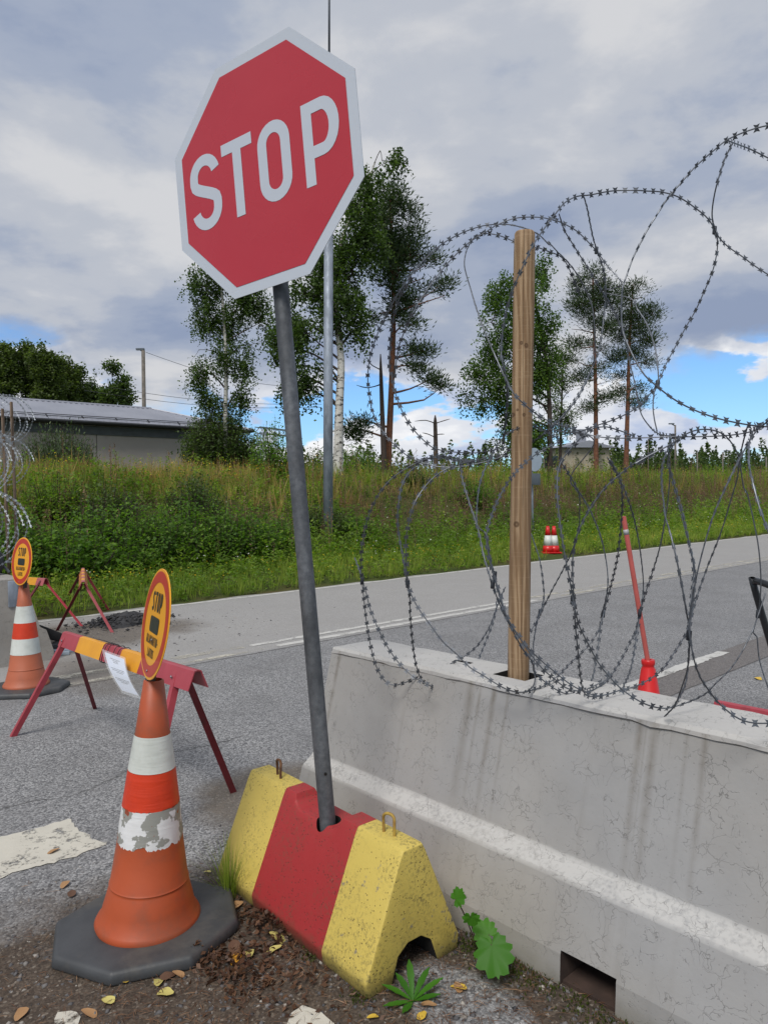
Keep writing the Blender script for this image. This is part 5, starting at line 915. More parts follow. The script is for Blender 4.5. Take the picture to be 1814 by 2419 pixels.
tree('large white-trunked birch with weeping crown behind the lamp column', 26, [(731, 990), (733, 880), (737, 780), (728, 690), (722, 600), (745, 500), (785, 420), (810, 350)], 0.20, 0.03, [(850, 350, 20, 22), (825, 345, 26, 24), (800, 390, 32, 36), (830, 410, 25, 35), (775, 455, 40, 42), (745, 510, 42, 42), (800, 520, 36, 42), (700, 565, 45, 45), (760, 590, 40, 45), (655, 635, 40, 38), (710, 650, 46, 42), (625, 690, 32, 40), (665, 725, 42, 40), (720, 730, 34, 40), (765, 675, 30, 42), (600, 740, 20, 34), (640, 790, 34, 32), (695, 795, 24, 26), (625, 845, 22, 26), (660, 840, 26, 24), (780, 730, 18, 28), (590, 790, 14, 28)], 'birch', 'birch_leaves', 'birch_bark', 1.5)
tree('tall pine with a side bough reaching toward the timber post', 28, [(838, 1010), (845, 850), (850, 700), (848, 560), (842, 430)], 0.15, 0.05, [(848, 425, 30, 24), (872, 465, 36, 24), (830, 480, 38, 26), (875, 515, 42, 24), (835, 545, 42, 28), (885, 560, 46, 20), (930, 560, 26, 13), (860, 600, 46, 22), (915, 600, 28, 14), (955, 610, 26, 11), (960, 640, 12, 14), (870, 645, 36, 18), (850, 690, 34, 18), (885, 705, 30, 13), (870, 745, 38, 12), (915, 755, 26, 10), (905, 790, 22, 9), (930, 820, 26, 11), (955, 832, 13, 7), (820, 620, 30, 30), (815, 680, 26, 24), (780, 905, 22, 14), (765, 925, 28, 16)], 'pine', 'pine_needles', 'pine_bark', 2.1)
def snag(label, D, pts, r0, r1, twigs, mat):
    T = np.array([dpx(x, y, D) for x, y in pts]); n_, d_ = float(T[0] @ AN), float(T[0] @ AD); z0 = float(zt(n_, d_)); T[0][2] = z0 - 0.1; t = thing('dead_trunk', (T[0][0], T[0][1], z0), label, 'dead tree'); m = MB(); P = catmull(T, 0.3); R = np.linspace(r0, r1, len(P)); R[-1] = 0.02; R[-2] *= 0.7; m.tube(P, R, 10); m.build('trunk', mat, t, True)
    for a, b, c in twigs: m = MB(); m.tube(catmull([dpx(*a, D), dpx(*b, D), dpx(*c, D)], 0.2), [0.03] + [0.02] * (len(catmull([dpx(*a, D), dpx(*b, D), dpx(*c, D)], 0.2)) - 2) + [0.008], 6); m.build('branch', mat, t, True)
snag('broken dark trunk standing close beside the tall pine', 27.4, [(831, 1010), (826, 900), (823, 810), (822, 765)], 0.13, 0.06, [((824, 830), (795, 838), (770, 832)), ((825, 800), (805, 790), (795, 780))], 'dark_bark')
snag('short snapped grey stump with bare twigs between pine and timber post', 30, [(941, 1015), (941, 960), (940, 915), (940, 897)], 0.12, 0.07, [((940, 915), (920, 908), (896, 910)), ((940, 915), (955, 910), (972, 905)), ((940, 945), (925, 938), (912, 935)), ((940, 940), (950, 938), (960, 938))], 'snag_wood')
tree('bright leafy birch rising behind the timber post', 33, [(1187, 1000), (1187, 900), (1180, 780), (1160, 680), (1150, 600)], 0.14, 0.04, [(1165, 580, 26, 30), (1110, 600, 28, 30), (1080, 645, 34, 34), (1150, 650, 42, 40), (1180, 700, 28, 40), (1060, 700, 28, 36), (1120, 720, 44, 44), (1070, 765, 36, 34), (1180, 780, 28, 42), (1030, 810, 28, 26), (1080, 830, 40, 36), (1140, 810, 40, 40), (1005, 850, 18, 22), (1055, 880, 34, 30), (1110, 900, 40, 40), (1165, 870, 34, 44), (1075, 930, 30, 32), (1130, 950, 44, 30), (1170, 945, 26, 30)], 'birch', 'bright_birch_leaves', 'dark_bark', 1.35)
tree('dark mixed tree between the bright birch and the pines', 44, [(1210, 990), (1212, 900), (1215, 800)], 0.12, 0.04, [(1212, 770, 20, 30), (1205, 820, 24, 28), (1225, 850, 24, 26), (1200, 880, 26, 30), (1222, 910, 26, 26), (1200, 940, 26, 24)], 'leaf', 'dark_bush_leaves', 'dark_bark', 0.9)
tree('red-trunked pine with open crown, nearer the bright birch', 45, [(1287, 1000), (1286, 850), (1283, 720), (1280, 600)], 0.17, 0.05, [(1278, 590, 18, 14), (1255, 615, 22, 15), (1300, 615, 20, 15), (1285, 645, 30, 16), (1245, 660, 24, 14), (1312, 660, 22, 14), (1270, 690, 34, 15), (1235, 710, 20, 12), (1305, 705, 26, 14), (1258, 740, 32, 13), (1300, 755, 26, 12), (1240, 775, 22, 11), (1282, 790, 30, 11), (1252, 815, 20, 9), (1300, 858, 30, 7), (1270, 880, 22, 7), (1310, 825, 16, 8)], 'pine', 'pine_needles', 'pine_bark', 1.5, lsz=0.22)
tree('red-trunked pine with open crown, farther from the bright birch', 46, [(1352, 1000), (1356, 850), (1360, 720), (1366, 620)], 0.17, 0.05, [(1366, 615, 18, 14), (1345, 640, 22, 14), (1390, 645, 22, 14), (1365, 668, 30, 15), (1405, 675, 22, 12), (1335, 690, 22, 14), (1380, 705, 30, 14), (1345, 730, 28, 13), (1395, 735, 22, 12), (1365, 762, 32, 12), (1330, 775, 20, 10), (1390, 785, 24, 10), (1355, 812, 28, 9), (1385, 835, 22, 8), (1335, 845, 22, 8), (1375, 870, 20, 8), (1395, 860, 14, 7)], 'pine', 'pine_needles', 'pine_bark', 1.5, lsz=0.22)
LF = 'broadleaved trees in a row behind the long building'
for k_, (x, y0, w, D) in enumerate([(12, 735, 34, 56), (55, 742, 30, 57), (100, 738, 32, 55), (140, 768, 26, 58), (172, 792, 20, 60), (205, 800, 18, 62), (245, 787, 30, 54), (272, 815, 15, 57), (-20, 745, 30, 58)]):
    bl = [(x, y0 + 14, w * 0.5, 16), (x - w * 0.4, y0 + 42, w * 0.6, 22), (x + w * 0.45, y0 + 48, w * 0.6, 24), (x, y0 + 72, w * 0.85, 26), (x - w * 0.4, y0 + 100, w * 0.7, 24), (x + w * 0.4, y0 + 104, w * 0.7, 24), (x, y0 + 130, w * 0.8, 22)]
    tree('broadleaved tree in the row behind the long metal-roofed building', D, [(x, 960), (x + 2, 880), (x, y0 + 40)], 0.14, 0.05, bl, 'leaf', 'forest_leaves' if k_ < 5 else 'dark_bush_leaves', 'dark_bark', 1.0, grp=LF, lsz=0.22)

# ================================================================== bushes and herbs
def bush(label, n, d, h, r, mat, cnt, ls, wr=0.6, name='leafy_bush', up_=0.5, grp=None, spiky=0.0, cat='bush'):
    b = gp(n, d); t = thing(name, b, label, cat, grp); k = max(6, int(cnt / 26)); paths = []; cl = Cloud()
    th = rng.uniform(0, 2 * np.pi, k); rr = r * np.sqrt(rng.uniform(0, 1, k)); hh = h * (1 - 0.45 * (rr / r) ** 2) * rng.uniform(0.6, 1.05, k)
    for a, q, z in zip(th, rr, hh):
        e = b + np.array([math.cos(a) * q, math.sin(a) * q, z]); s0 = b + np.array([math.cos(a) * q * 0.25, math.sin(a) * q * 0.25, 0]); md = (s0 + e) / 2 + np.array([math.cos(a), math.sin(a), 0]) * q * 0.12
        P = catmull([s0, md, e], 0.12); paths.append((P, np.linspace(0.009, 0.003, len(P)))); nl = 26; f = rng.uniform(0.12, 1.0, nl) ** 0.7; i = (f * (len(P) - 1)).astype(int); C = P[i] + rng.normal(size=(nl, 3)) * (0.05 + ls * 0.7)
        axs = None
        if spiky: axs = (C - P[i]) / (np.linalg.norm(C - P[i], axis=1)[:, None] + 1e-6) + np.array([0, 0, spiky])
        Vv, Ff = leaves(C, ls, ls * wr, up_ * 2.4, None, axs); cl.add(Vv, Ff, np.clip(rng.normal(0.42, 0.2) + rng.normal(0, 0.16, nl), 0, 1))
    V2, F2 = qtubes(paths, 3); npmesh('stems', V2, F2, 'dark_bark', t, None, True); cl.build('foliage', mat, t); return t
def at_nd(px, d, dz=0.3): p = on_d(px, 1150, d); return float(p @ AN)
def pbush(label, px_d, d, h, r, *a, **k): return bush(label, at_nd(px_d * K, d), d, h, r, *a, **k)
pbush('big dark round bush against the far end of the long building', 474, 31, 4.6, 1.8, 'dark_bush_leaves', 21000, 0.14)
pbush('silvery willow shrub in front of the long building wall', 130, 26, 2.5, 1.3, 'willow_leaves', 9000, 0.13, 0.25, spiky=1.2, name='willow_shrub')
pbush('slim willow shrub beside the silvery one', 172, 25.5, 1.6, 0.5, 'willow_leaves', 1500, 0.13, 0.25, spiky=1.4, name='willow_shrub')
pbush('tall green shrub right against the lattice portal frame', 590, 19.5, 2.1, 0.8, 'bush_leaves', 3200, 0.09, 0.55)
pbush('green shrub behind the stop sign post on the bank crest', 560, 30, 1.7, 1.1, 'forest_leaves', 2600, 0.12); pbush('low shrub left of the white birch trunk', 680, 30, 2.6, 1.5, 'forest_leaves', 4200, 0.13); pbush('rounded shrub at the foot of the white birch', 760, 29, 2.6, 1.4, 'bush_leaves', 4200, 0.12); pbush('taller shrub screen between birch and pine trunks', 790, 40, 3.6, 2.0, 'dark_bush_leaves', 3800, 0.17)
pbush('feathery young shrub left of the snapped stump', 885, 34, 1.6, 0.7, 'willow_leaves', 900, 0.13, 0.3, spiky=1.0, name='young_shrub'); pbush('airy young shrub right of the snapped stump', 985, 36, 2.2, 0.9, 'willow_leaves', 1100, 0.13, 0.3, spiky=1.0, name='young_shrub'); pbush('dense rounded shrub under the bright birch', 1040, 38, 2.4, 1.6, 'bush_leaves', 3200, 0.15)
pbush('dark shrub under the pine trunks', 1325, 42, 3.0, 2.0, 'dark_bush_leaves', 5200, 0.15); pbush('rounded shrub right of the pine trunks', 1425, 46, 2.2, 1.5, 'dark_bush_leaves', 2600, 0.17); pbush('second rounded shrub beyond the pines', 1500, 50, 2.2, 1.8, 'bush_leaves', 2600, 0.18); pbush('low shrub beside the cream building wall', 1265, 48, 2.3, 1.6, 'bush_leaves', 3600, 0.16); pbush('shrub at the corner of the cream building', 1180, 46, 2.6, 1.4, 'bush_leaves', 2400, 0.16)
BG = 'leafy bushes crowding the lower bank'
for k_, (x, d, h, r, mt, ls) in enumerate([(95, 13.6, 1.1, .8, 'bush_leaves', .085), (150, 13.2, 1.2, .8, 'bush_leaves', .10), (205, 14.2, 1.35, .8, 'bush_leaves', .085), (255, 13.4, 1.0, .7, 'bush_leaves', .085), (305, 14.0, 1.5, .9, 'bush_leaves', .08), (355, 13.6, 1.35, .85, 'bush_leaves', .08), (405, 14.1, 1.55, .9, 'bush_leaves', .085), (455, 13.8, 1.4, .85, 'bush_leaves', .08), (505, 13.9, 1.35, .85, 'bush_leaves', .085), (550, 13.7, 1.1, .75, 'bush_leaves', .08), (230, 15.6, 1.2, .8, 'dark_bush_leaves', .08), (120, 16.2, 1.2, .8, 'weed_leaves', .08), (420, 15.8, 1.2, .8, 'dark_bush_leaves', .075), (40, 14.0, 1.3, .8, 'bush_leaves', .085), (5, 13.6, 1.2, .8, 'bush_leaves', .085), (600, 14.3, 0.9, .7, 'bush_leaves', .075), (690, 15.0, 0.8, .7, 'dark_bush_leaves', .07), (770, 14.6, .7, .6, 'bush_leaves', .07), (1020, 16.2, .9, .8, 'bush_leaves', .08), (890, 17.4, .8, .7, 'dark_bush_leaves', .07)]):
    pbush({'bush_leaves': 'bright green leafy bush crowding the lower bank across the road', 'dark_bush_leaves': 'dark green small-leaved bush half way up the bank across the road', 'weed_leaves': 'yellow-green bush high on the bank below the long building'}[mt], x, d, h, r, mt, 2600, ls, 0.62, grp=BG if mt == 'bush_leaves' else ('dark bushes half way up the bank' if mt == 'dark_bush_leaves' else None))
# ground cover, joined by kind
def proto(nl, h, ls, wr, mode):
    if mode == 'weed':
        z = rng.uniform(0.15, 1.0, nl) * h; a = rng.uniform(0, 6.28, nl); rr = (0.05 + 0.12 * (1 - z / h)) * h ** 0.5; C = np.stack([np.cos(a) * rr, np.sin(a) * rr, z], 1); ax_ = np.stack([np.cos(a), np.sin(a), np.full(nl, 0.35)], 1); return leaves(C, ls, ls * wr, 1.4, None, ax_)
    if mode == 'grass':
        a = rng.uniform(0, 6.28, nl); tl = rng.uniform(0.08, 0.42, nl); ax_ = np.stack([np.cos(a) * tl, np.sin(a) * tl, np.ones(nl)], 1); L = h * rng.uniform(0.6, 1.1, nl); C = ax_ * (L / 2)[:, None] + np.stack([np.cos(a), np.sin(a), np.zeros(nl)], 1) * 0.03
        return leaves(C, L * 1.05, wr, 0.0, None, ax_ * 3)
    if mode == 'spike':
        z = np.linspace(0.35, 1.0, nl) * h; C = np.stack([rng.normal(size=nl) * 0.012, rng.normal(size=nl) * 0.012, z], 1); V1, F1_ = leaves(C, ls, ls * wr, 0.2); V2, F2 = leaves(np.array([[0, 0, h * 0.5]] * 2), h, 0.008, 0, None, np.array([[0, 0, 6.0]] * 2)); return np.vstack([V1, V2]), np.vstack([F1_, F2 + len(V1)])
    if mode == 'flower':
        C = np.stack([rng.normal(size=nl) * 0.07, rng.normal(size=nl) * 0.07, h * rng.uniform(0.75, 1.05, nl)], 1); return leaves(C, ls, ls * wr, 1.2)
def scatter(name, mat, n, d0, d1, protos, smin, smax, n0=-9, n1=75, pw=1.7, dens=None, tmean=0.45):
    nn = n0 + (n1 - n0) * rng.uniform(0, 1, n) ** pw; ddv = rng.uniform(d0, d1, n); 
    if dens is not None: kk = rng.uniform(0, 1, n) < dens(nn, ddv); nn, ddv = nn[kk], ddv[kk]
    P = nn[:, None] * AN + ddv[:, None] * AD; P[:, 2] = zt(nn, ddv); x, y, z = pixv(P); kk = (z > 0) & (x > -150) & (x < 1960)
    for en, ed, er in EXC: kk &= (nn - en) ** 2 + (ddv - ed) ** 2 > er * er
    P = P[kk]; dist = z[kk]; cl = Cloud(); which = rng.integers(0, len(protos), len(P))
    for w, (Vp, Fp) in enumerate(protos):
        Q = P[which == w]; m_ = len(Q)
        if not m_: continue
        a = rng.uniform(0, 6.28, m_); s = rng.uniform(smin, smax, m_) * (1 + np.clip((dist[which == w] - 18) / 60, 0, 0.7)); ca, sa = np.cos(a) * s, np.sin(a) * s
        X = Vp[None, :, 0] * ca[:, None] - Vp[None, :, 1] * sa[:, None]; Y = Vp[None, :, 0] * sa[:, None] + Vp[None, :, 1] * ca[:, None]; Zz = Vp[None, :, 2] * s[:, None]
        V = (np.stack([X, Y, Zz], -1) + Q[:, None, :]).reshape(-1, 3); F = (Fp[None] + (np.arange(m_) * len(Vp))[:, None, None]).reshape(-1, 4); pt_ = tmean + 0.18 * np.sin(Q[:, 0] * 0.8 + 1) * np.sin(Q[:, 1] * 0.6) + rng.normal(0, 0.13, m_)
        cl.add(V, F, np.clip(np.repeat(pt_, len(Fp)) + rng.normal(0, 0.12, m_ * len(Fp)), 0, 1))
    return tag(cl.build(name, mat), kind='stuff')
patch = lambda f, o: (lambda n, d: 0.5 + 0.5 * np.sin(n * f + o) * np.sin(d * f * 1.7 + o * 2 + n * 0.3))
brown = lambda n, d: np.clip(0.10 + 0.9 * np.exp(-((d - 16.3) / 1.3) ** 2) * (n > 13) + 0.4 * np.exp(-((d - 15.4) / 1.1) ** 2) * (n > 4), 0, 1)
tall = lambda n, d: np.clip((d - 15.5) / 3, 0.0, 1)
scatter('verge_grass', 'grass_blades', 9000, 10.72, 14.5, [proto(9, 0.26, 0, 0.012, 'grass') for _ in range(5)], 0.6, 1.4)
scatter('verge_herbs', 'weed_leaves', 9500, 10.78, 14.2, [proto(13, h, 0.075, 0.5, 'weed') for h in (0.16, 0.24, 0.32, 0.40)], 0.6, 1.25, tmean=0.6)
scatter('bank_weeds', 'weed_leaves', 13000, 12.6, 19.5, [proto(22, h, 0.085, 0.5, 'weed') for h in (0.35, 0.5, 0.65, 0.8)], 0.7, 1.25, tmean=0.45, dens=lambda n, d: 1 - 0.85 * np.clip(brown(n, d) - 0.1, 0, 1) - 0.6 * tall(n, d))
scatter('dark_weeds', 'dark_bush_leaves', 2600, 13.2, 18.0, [proto(20, h, 0.08, 0.6, 'weed') for h in (0.35, 0.5, 0.6)], 0.7, 1.2, tmean=0.45, dens=lambda n, d: 1 - np.clip(brown(n, d), 0, 0.9))
scatter('brown_weeds', 'brown_stalks', 9500, 13.8, 18.6, [proto(18, h, 0.06, 0.5, 'weed') for h in (0.4, 0.55)] + [proto(14, h, 0.05, 0.5, 'spike') for h in (0.8, 1.0)], 0.7, 1.15, dens=brown)
scatter('dry_grass', 'dry_stalks', 14000, 15.4, 22.5, [proto(9, h, 0, 0.014, 'grass') for h in (0.5, 0.65, 0.8)], 0.7, 1.25, dens=lambda n, d: tall(n, d) * (0.35 + 0.65 * patch(0.55, 1.0)(n, d)) * np.where(n > 14, 0.12, 1.0))
scatter('crest_grass', 'grass_blades', 12000, 16.5, 25, [proto(9, h, 0, 0.013, 'grass') for h in (0.4, 0.55, 0.7)], 0.7, 1.25, tmean=0.5)
scatter('crest_weeds', 'weed_leaves', 3400, 17.0, 26, [proto(20, h, 0.08, 0.4, 'weed') for h in (0.45, 0.6, 0.8)], 0.7, 1.2, tmean=0.5)
scatter('tansy_flowers', 'yellow_flowers', 900, 16.8, 22, [proto(8, h, 0.034, 0.9, 'flower') for h in (0.6, 0.75)], 0.8, 1.2, dens=patch(0.4, 0.5)); scatter('verge_flowers', 'yellow_flowers', 1400, 10.95, 13.6, [proto(4, h, 0.022, 0.9, 'flower') for h in (0.25, 0.35)], 0.8, 1.3); scatter('white_yarrow', 'white_flowers', 260, 11.5, 16, [proto(5, 0.4, 0.03, 0.9, 'flower')], 0.8, 1.3)
scatter('dock_spikes', 'brown_stalks', 700, 12.4, 19, [proto(22, h, 0.045, 0.6, 'spike') for h in (0.7, 0.9, 1.1)], 0.8, 1.25, pw=1.3)
# far forest: spruces and birches too small to tell apart
def far_forest(name, mat, N, x0, x1, D0, D1, hmin, hmax, wr):
    cl = Cloud(); X = rng.uniform(x0, x1, N); Dd = rng.uniform(D0, D1, N)
    for x, D in zip(X, Dd):
        p = at_y(x, 1150, D); h = rng.uniform(hmin, hmax) * rng.uniform(0.8, 1.1); k = 120; f = rng.uniform(0.05, 1, k); a = rng.uniform(0, 6.28, k); r = (1 - f) ** 0.8 * h * wr * rng.uniform(0.3, 1, k)
        C = np.stack([p[0] + np.cos(a) * r, p[1] + np.sin(a) * r, 1.9 + f * h], 1); V, F = leaves(C, h * 0.075, h * 0.045, 0.6, 0.3); cl.add(V, F, np.clip(rng.normal(0.4, 0.18) + rng.normal(0, 0.1, k), 0, 1))
    return tag(cl.build(name, mat), kind='stuff')
far_forest('distant_forest', 'dark_bush_leaves', 850, 1380, 2000, 95, 170, 3.5, 7.0, 0.24); far_forest('distant_wood', 'forest_leaves', 420, 560, 1450, 70, 130, 3.0, 6.0, 0.34); far_forest('distant_copse', 'forest_leaves', 120, -150, 640, 75, 120, 4, 8, 0.35)

# ================================================================== litter and plants underfoot
def leaf_mesh():
    m = MB(); n = 14; P = []
    for i in range(n):
        a = i * 2 * math.pi / n; r = 0.5 * (1 + 0.12 * math.cos(2 * a)) * (1 + 0.05 * math.sin(5 * a)); P.append((r * math.cos(a), 0.62 * r * math.sin(a) * (1.15 - 0.3 * math.cos(a)), 0.10 * math.sin(a) ** 2 + 0.05 * math.cos(a) ** 3))
    m.v = P + [(0, 0, 0.0)]; m.f = [(i, (i + 1) % n, n) for i in range(n)]; m.mi = [0] * n; return m
LMESH = {}
for mt in ('leaf_yellow', 'leaf_pale', 'leaf_tan', 'leaf_brown', 'leaf_orange'): me = leaf_mesh().mesh('leaf_' + mt); me.materials.append(MATS[mt]); me.polygons.foreach_set('use_smooth', np.ones(len(me.polygons), bool)); LMESH[mt] = me
Z7 = lambda x, y: (100 + x * .3702, 1600 + y * .3702); Z1 = lambda x, y: (480 + x * .3918, 1750 + y * .3918); Z2 = lambda x, y: (1000 + x * .3014, 1950 + y * .3014)
fl = [(Z7(535, 1925), 'leaf_yellow', .05), (Z7(740, 1947), 'leaf_pale', .055), (Z7(788, 2013), 'leaf_pale', .07), (Z7(422, 2060), 'leaf_pale', .055), (Z7(300, 2142), 'leaf_tan', .06), (Z7(145, 1322), 'leaf_tan', .06), (Z7(75, 1108), 'leaf_tan', .06), (Z7(190, 1378), 'leaf_brown', .06), (Z7(1240, 1455), 'leaf_tan', .07), (Z7(1232, 1800), 'leaf_orange', .07), (Z7(1482, 1735), 'leaf_pale', .06), (Z7(1500, 1660), 'leaf_pale', .08), (Z7(1325, 1762), 'leaf_pale', .06), (Z7(870, 1892), 'leaf_tan', .05), (Z7(805, 1905), 'leaf_brown', .06), (Z7(1105, 1388), 'leaf_pale', .06), (Z7(1055, 1240), 'leaf_pale', .035), (Z1(190, 1240), 'leaf_brown', .08), (Z1(1320, 1655), 'leaf_yellow', .05), (Z1(1535, 1485), 'leaf_tan', .05), (Z1(1360, 1590), 'leaf_tan', .055), (Z2(275, 1268), 'leaf_yellow', .06), ((1790, 1603), 'leaf_yellow', .09), ((50, 2395), 'leaf_tan', .06), ((880, 2402), 'leaf_yellow', .04), ((590, 2030), 'leaf_brown', .05)]
ADJ = {'leaf_yellow': 'bright yellow', 'leaf_pale': 'pale yellow', 'leaf_tan': 'tan', 'leaf_brown': 'shrivelled brown', 'leaf_orange': 'orange yellow'}
for k_, ((px, py), mt, s) in enumerate(fl):
    o = bpy.data.objects.new('fallen_leaf', LMESH[mt]); COL.objects.link(o); zz = 0.056 if False else 0.008; p = G(px, py, zz); o.location = tuple(p); o.scale = (s * 0.85, s * 0.85, s * 0.85); o.rotation_euler = (rng.uniform(-.2, .2), rng.uniform(-.2, .2), rng.uniform(0, 6.28))
    tag(o, ADJ[mt] + ' fallen birch leaf lying on the ground', 'leaf', ADJ[mt] + ' fallen leaves')
def in_dirt(n):
    q = rng.uniform(0, 1, (n, 2)); N_ = -0.7 + q[:, 0] * 2.75; D_ = 0.4 + q[:, 1] * 2.9; P = N_[:, None] * AN + D_[:, None] * AD; x, y, z = pixv(P); ok = (z > 0.3) & (x > -60) & (x < 1500) & (y < 2480); return P[ok], D_[ok]
P, Dq = in_dirt(34000); keep = rng.uniform(0, 1, len(P)) < np.clip((3.1 - Dq) / 1.3, 0.04, 1) * (0.35 + 0.65 * (np.sin(P[:, 0] * 7) * np.sin(P[:, 1] * 6 + 1) > -0.2)); P = P[keep]; P[:, 2] = rng.uniform(0.003, 0.012, len(P)); a = rng.uniform(0, 6.28, len(P)); ax_ = np.stack([np.cos(a), np.sin(a), rng.normal(0, 0.1, len(P))], 1)
V, F = leaves(P, 0.042, 0.0019, 1.0, None, ax_ * 4); tag(npmesh('needle_litter', V, F, 'litter_needles', None, np.clip(rng.normal(0.5, 0.25, len(F)), 0, 1)), kind='stuff')
def stones(name, P, smin, smax, mat, pw=3.0):
    base_v = np.array([(1, 0, 0), (-1, 0, 0), (0, 1, 0), (0, -1, 0), (0, 0, 1), (0, 0, -1)], float); fc = np.array([(0, 2, 4), (2, 1, 4), (1, 3, 4), (3, 0, 4), (2, 0, 5), (1, 2, 5), (3, 1, 5), (0, 3, 5)]); n = len(P); s = smin + (smax - smin) * rng.uniform(0, 1, n) ** pw
    jit = base_v[None] * (1 + rng.normal(0, 0.25, (n, 6, 1))) + rng.normal(0, 0.18, (n, 6, 3)); a = rng.uniform(0, 6.28, n); X = jit[..., 0] * np.cos(a)[:, None] - jit[..., 1] * np.sin(a)[:, None]; Y = (jit[..., 0] * np.sin(a)[:, None] + jit[..., 1] * np.cos(a)[:, None]); V = np.stack([X, Y, jit[..., 2] * 0.6], -1) * s[:, None, None] + P[:, None, :]
    F = (fc[None] + (np.arange(n) * 6)[:, None, None]).reshape(-1, 3); return tag(npmesh(name, V.reshape(-1, 3), F, mat, None, np.clip(np.repeat(rng.normal(0.45, 0.25, n), 8), 0, 1)), kind='stuff')
P, Dq = in_dirt(16000); keep = rng.uniform(0, 1, len(P)) < np.clip((3.6 - Dq) / 1.6, 0.05, 1); stones('gravel', P[keep], 0.002, 0.013, 'gravel_stones', 3.5)
Pf = nd(0, 0)[None] + rng.normal(2.9, 1.1, 1600)[:, None] * AN + rng.normal(8.9, 0.8, 1600)[:, None] * AD; Pf = Pf[(Pf @ AD < 10.3)]; stones('loose_asphalt_gravel', Pf, 0.004, 0.018, 'gravel_stones', 2.5)
Pm = mc[None] + rng.normal(0, 0.30, 500)[:, None] * AN + rng.normal(0, 0.22, 500)[:, None] * AD; Pm[:, 2] = 0.02 + 0.11 * np.exp(-(((Pm - mc)[:, :2] ** 2).sum(1)) / 0.12); stones('asphalt_crumbs', Pm, 0.01, 0.035, 'asphalt_crumb', 1.5)
# brown leaf mulch heaped between cone and concrete foot
def mulch(c, rx, n, h):
    P = c + rng.normal(size=(n, 1)) * BU * rx + rng.normal(size=(n, 1)) * BV * rx * 0.55; P[:, 2] = 0.004 + h * np.exp(-((P - c)[:, :2] ** 2).sum(1) / (rx * rx)) * rng.uniform(0.2, 1, n); return P
Pmu = np.vstack([mulch(G(640, 2190), 0.11, 420, 0.05), mulch(G(560, 2290), 0.10, 300, 0.035), mulch(G(470, 2260), 0.05, 150, 0.05), mulch(G(720, 2300), 0.16, 160, 0.015)]); V, F = leaves(Pmu, 0.024, 0.014, 0.8); tag(npmesh('leaf_mulch', V, F, 'litter_needles', None, np.clip(rng.normal(0.15, 0.2, len(F)), 0, 1)), kind='stuff')
# moss along the barrier and the foot
cl = Cloud()
for c, rx, n in [(nd(1.94, 1.6), 0.05, 260)] + [(nd(1.95, d), 0.035, 120) for d in (1.5, 1.42, 1.3, 1.2, 1.1, 1.72)] + [(A + BU * 0.03 + BV * 0.0, 0.025, 110), (A + BU * 0.3 - BV * 0.01, 0.02, 60), (A + BV * 0.44 + BU * 0.0, 0.05, 160)]:
    P = np.asarray(c) + rng.normal(size=(n, 3)) * rx * [1, 1, 0]; P[:, 2] = rng.uniform(0.0, 0.016, n); V, F = leaves(P, 0.012, 0.006, 0.1, None, np.tile([0, 0, 1.0], (n, 1))); cl.add(V, F, rng.uniform(0, 1, n))
tag(cl.build('moss', 'moss'), kind='stuff')
# grass tuft by the foot
def blades(name, label, c, n, h, w, spread, mat, cat):
    t = thing(name, c, label, cat); cl = Cloud(); V = []; F = []; o = 0
    for i in range(n):
        a = rng.uniform(0, 6.28); tl = abs(rng.normal(0, spread)); L = h * rng.uniform(0.45, 1.1); s = np.linspace(0, 1, 6); dirv = np.array([math.cos(a), math.sin(a), 0]); r0 = dirv * rng.uniform(0, 0.035); P = c + r0 + dirv * (tl * L * s ** 1.6)[:, None] + up * (L * s * (1 - 0.25 * tl * s))[:, None]; sd_ = np.array([-dirv[1], dirv[0], 0]); wv = w * (1 - s) ** 0.7
        V.append(np.stack([P - sd_ * wv[:, None], P + sd_ * wv[:, None]], 1).reshape(-1, 3)); F.append(np.array([(2 * k, 2 * k + 1, 2 * k + 3, 2 * k + 2) for k in range(5)]) + o); o += 12
    T = np.repeat(np.clip(rng.normal(0.35, 0.22, n), 0, 1), 5); npmesh('blades', np.vstack(V), np.vstack(F), mat, t, T, True)
blades('grass_tuft', 'small tuft of thin green grass against the painted concrete foot', G(540, 2120), 110, 0.26, 0.0016, 0.55, 'grass_blades', 'grass')
# coltsfoot: broad lobed leaves on stalks
def broad_leaf(m, c, ex, ey, s, nz):
    LB = [(-78, .40), (-62, .56), (-50, .50), (-38, .58), (-26, .46), (-12, .60), (0, .57), (10, .48), (24, .64), (36, .60), (48, .50), (62, .66), (76, .64), (84, .60), (90, .70)]
    full = LB + [(180 - a_, r_) for a_, r_ in LB[-2::-1]]; n = len(full); P = []
    for a_, r_ in full:
        r = r_ * s * 0.86; u, v = r * math.cos(R_(a_)), r * math.sin(R_(a_)) + 0.06 * s; P.append(c + ex * u + ey * v + nz * (0.05 * s * math.sin(5 * R_(a_)) - 0.18 * (u * u + v * v) / s))
    m.add(P + [c - ey * 0.10 * s], [(i, i + 1, n) for i in range(n - 1)])
cf = G(1128, 2240, 0.0); t = thing('coltsfoot_plant', cf, 'broad-leaved green coltsfoot between the painted foot and the long barrier', 'plant')
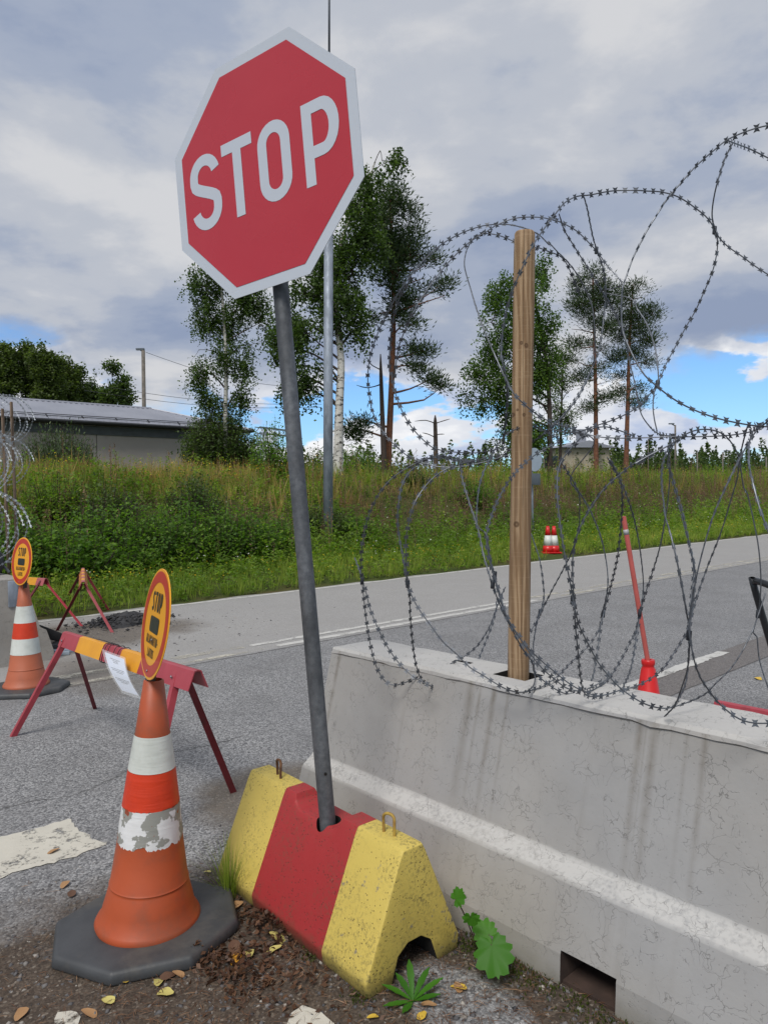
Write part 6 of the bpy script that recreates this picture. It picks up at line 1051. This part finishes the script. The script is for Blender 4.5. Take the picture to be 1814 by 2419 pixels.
for (px, py), z, s, ey, in (((1163, 2243), 0.115, 0.132, (0.10, -0.75, -0.62)), ((1150, 2205), 0.12, 0.085, (-0.6, 0.4, 0.3)), ((1078, 2122), 0.27, 0.062, (0.5, -0.3, 0.6)), ((1112, 2168), 0.21, 0.06, (0.2, 0.2, -0.9))):
    c = G(px, py, z); ey = np.array(ey); ey /= np.linalg.norm(ey); nzz = np.array([-0.25, -0.72, 0.65]); exx = np.cross(ey, nzz); exx /= np.linalg.norm(exx); nzz = np.cross(exx, ey); m = MB(); broad_leaf(m, c, exx, ey, s, nzz); o = m.build('leaf', 'coltsfoot_green', t, True); at = o.data.attributes.new('tint', 'FLOAT', 'FACE'); at.data.foreach_set('value', np.full(len(o.data.polygons), rng.uniform(0.2, 0.9), np.float32))
    m = MB(); m.tube(catmull([cf, (cf + c) / 2 + up * 0.03 + np.array([-0.01, 0.01, 0]), c - ey * 0.1 * s], 0.02), 0.0022, 6); m.build('stalk', 'brown_stalks', t, True)
# dandelion rosette in front of the foot
df = G(975, 2370); t = thing('dandelion_rosette', df, 'small rosette of narrow green leaves in front of the arch of the painted foot', 'plant')
for a, L, lift in ((2.75, .105, .5), (2.2, .09, .9), (1.65, .10, 1.3), (1.0, .11, .8), (0.55, .12, .5), (0.15, .09, .25), (3.5, .10, .2), (4.2, .07, .15)):
    dv = np.array([math.cos(a), math.sin(a), 0]); sd_ = np.array([-dv[1], dv[0], 0]); s = np.linspace(0, 1, 9); Pc = df + dv * (L * s)[:, None] + up * (L * (lift * s - 0.45 * lift * s ** 2) + 0.004)[:, None]; wv = 0.0135 * np.sin(np.clip(s * 1.05, 0, 1) * math.pi) ** 0.8 * (0.45 + 0.7 * s) + 0.0015; wv[1::2] *= 0.82
    V = np.stack([Pc - sd_ * wv[:, None] + up * 0.003, Pc, Pc + sd_ * wv[:, None] + up * 0.003], 1).reshape(-1, 3); F = [(3 * k + j, 3 * k + j + 1, 3 * k + j + 4, 3 * k + j + 3) for k in range(8) for j in range(2)]; npmesh('leaf', V, np.array(F), 'coltsfoot_green', t, np.full(16, rng.uniform(0, 0.6)), True)
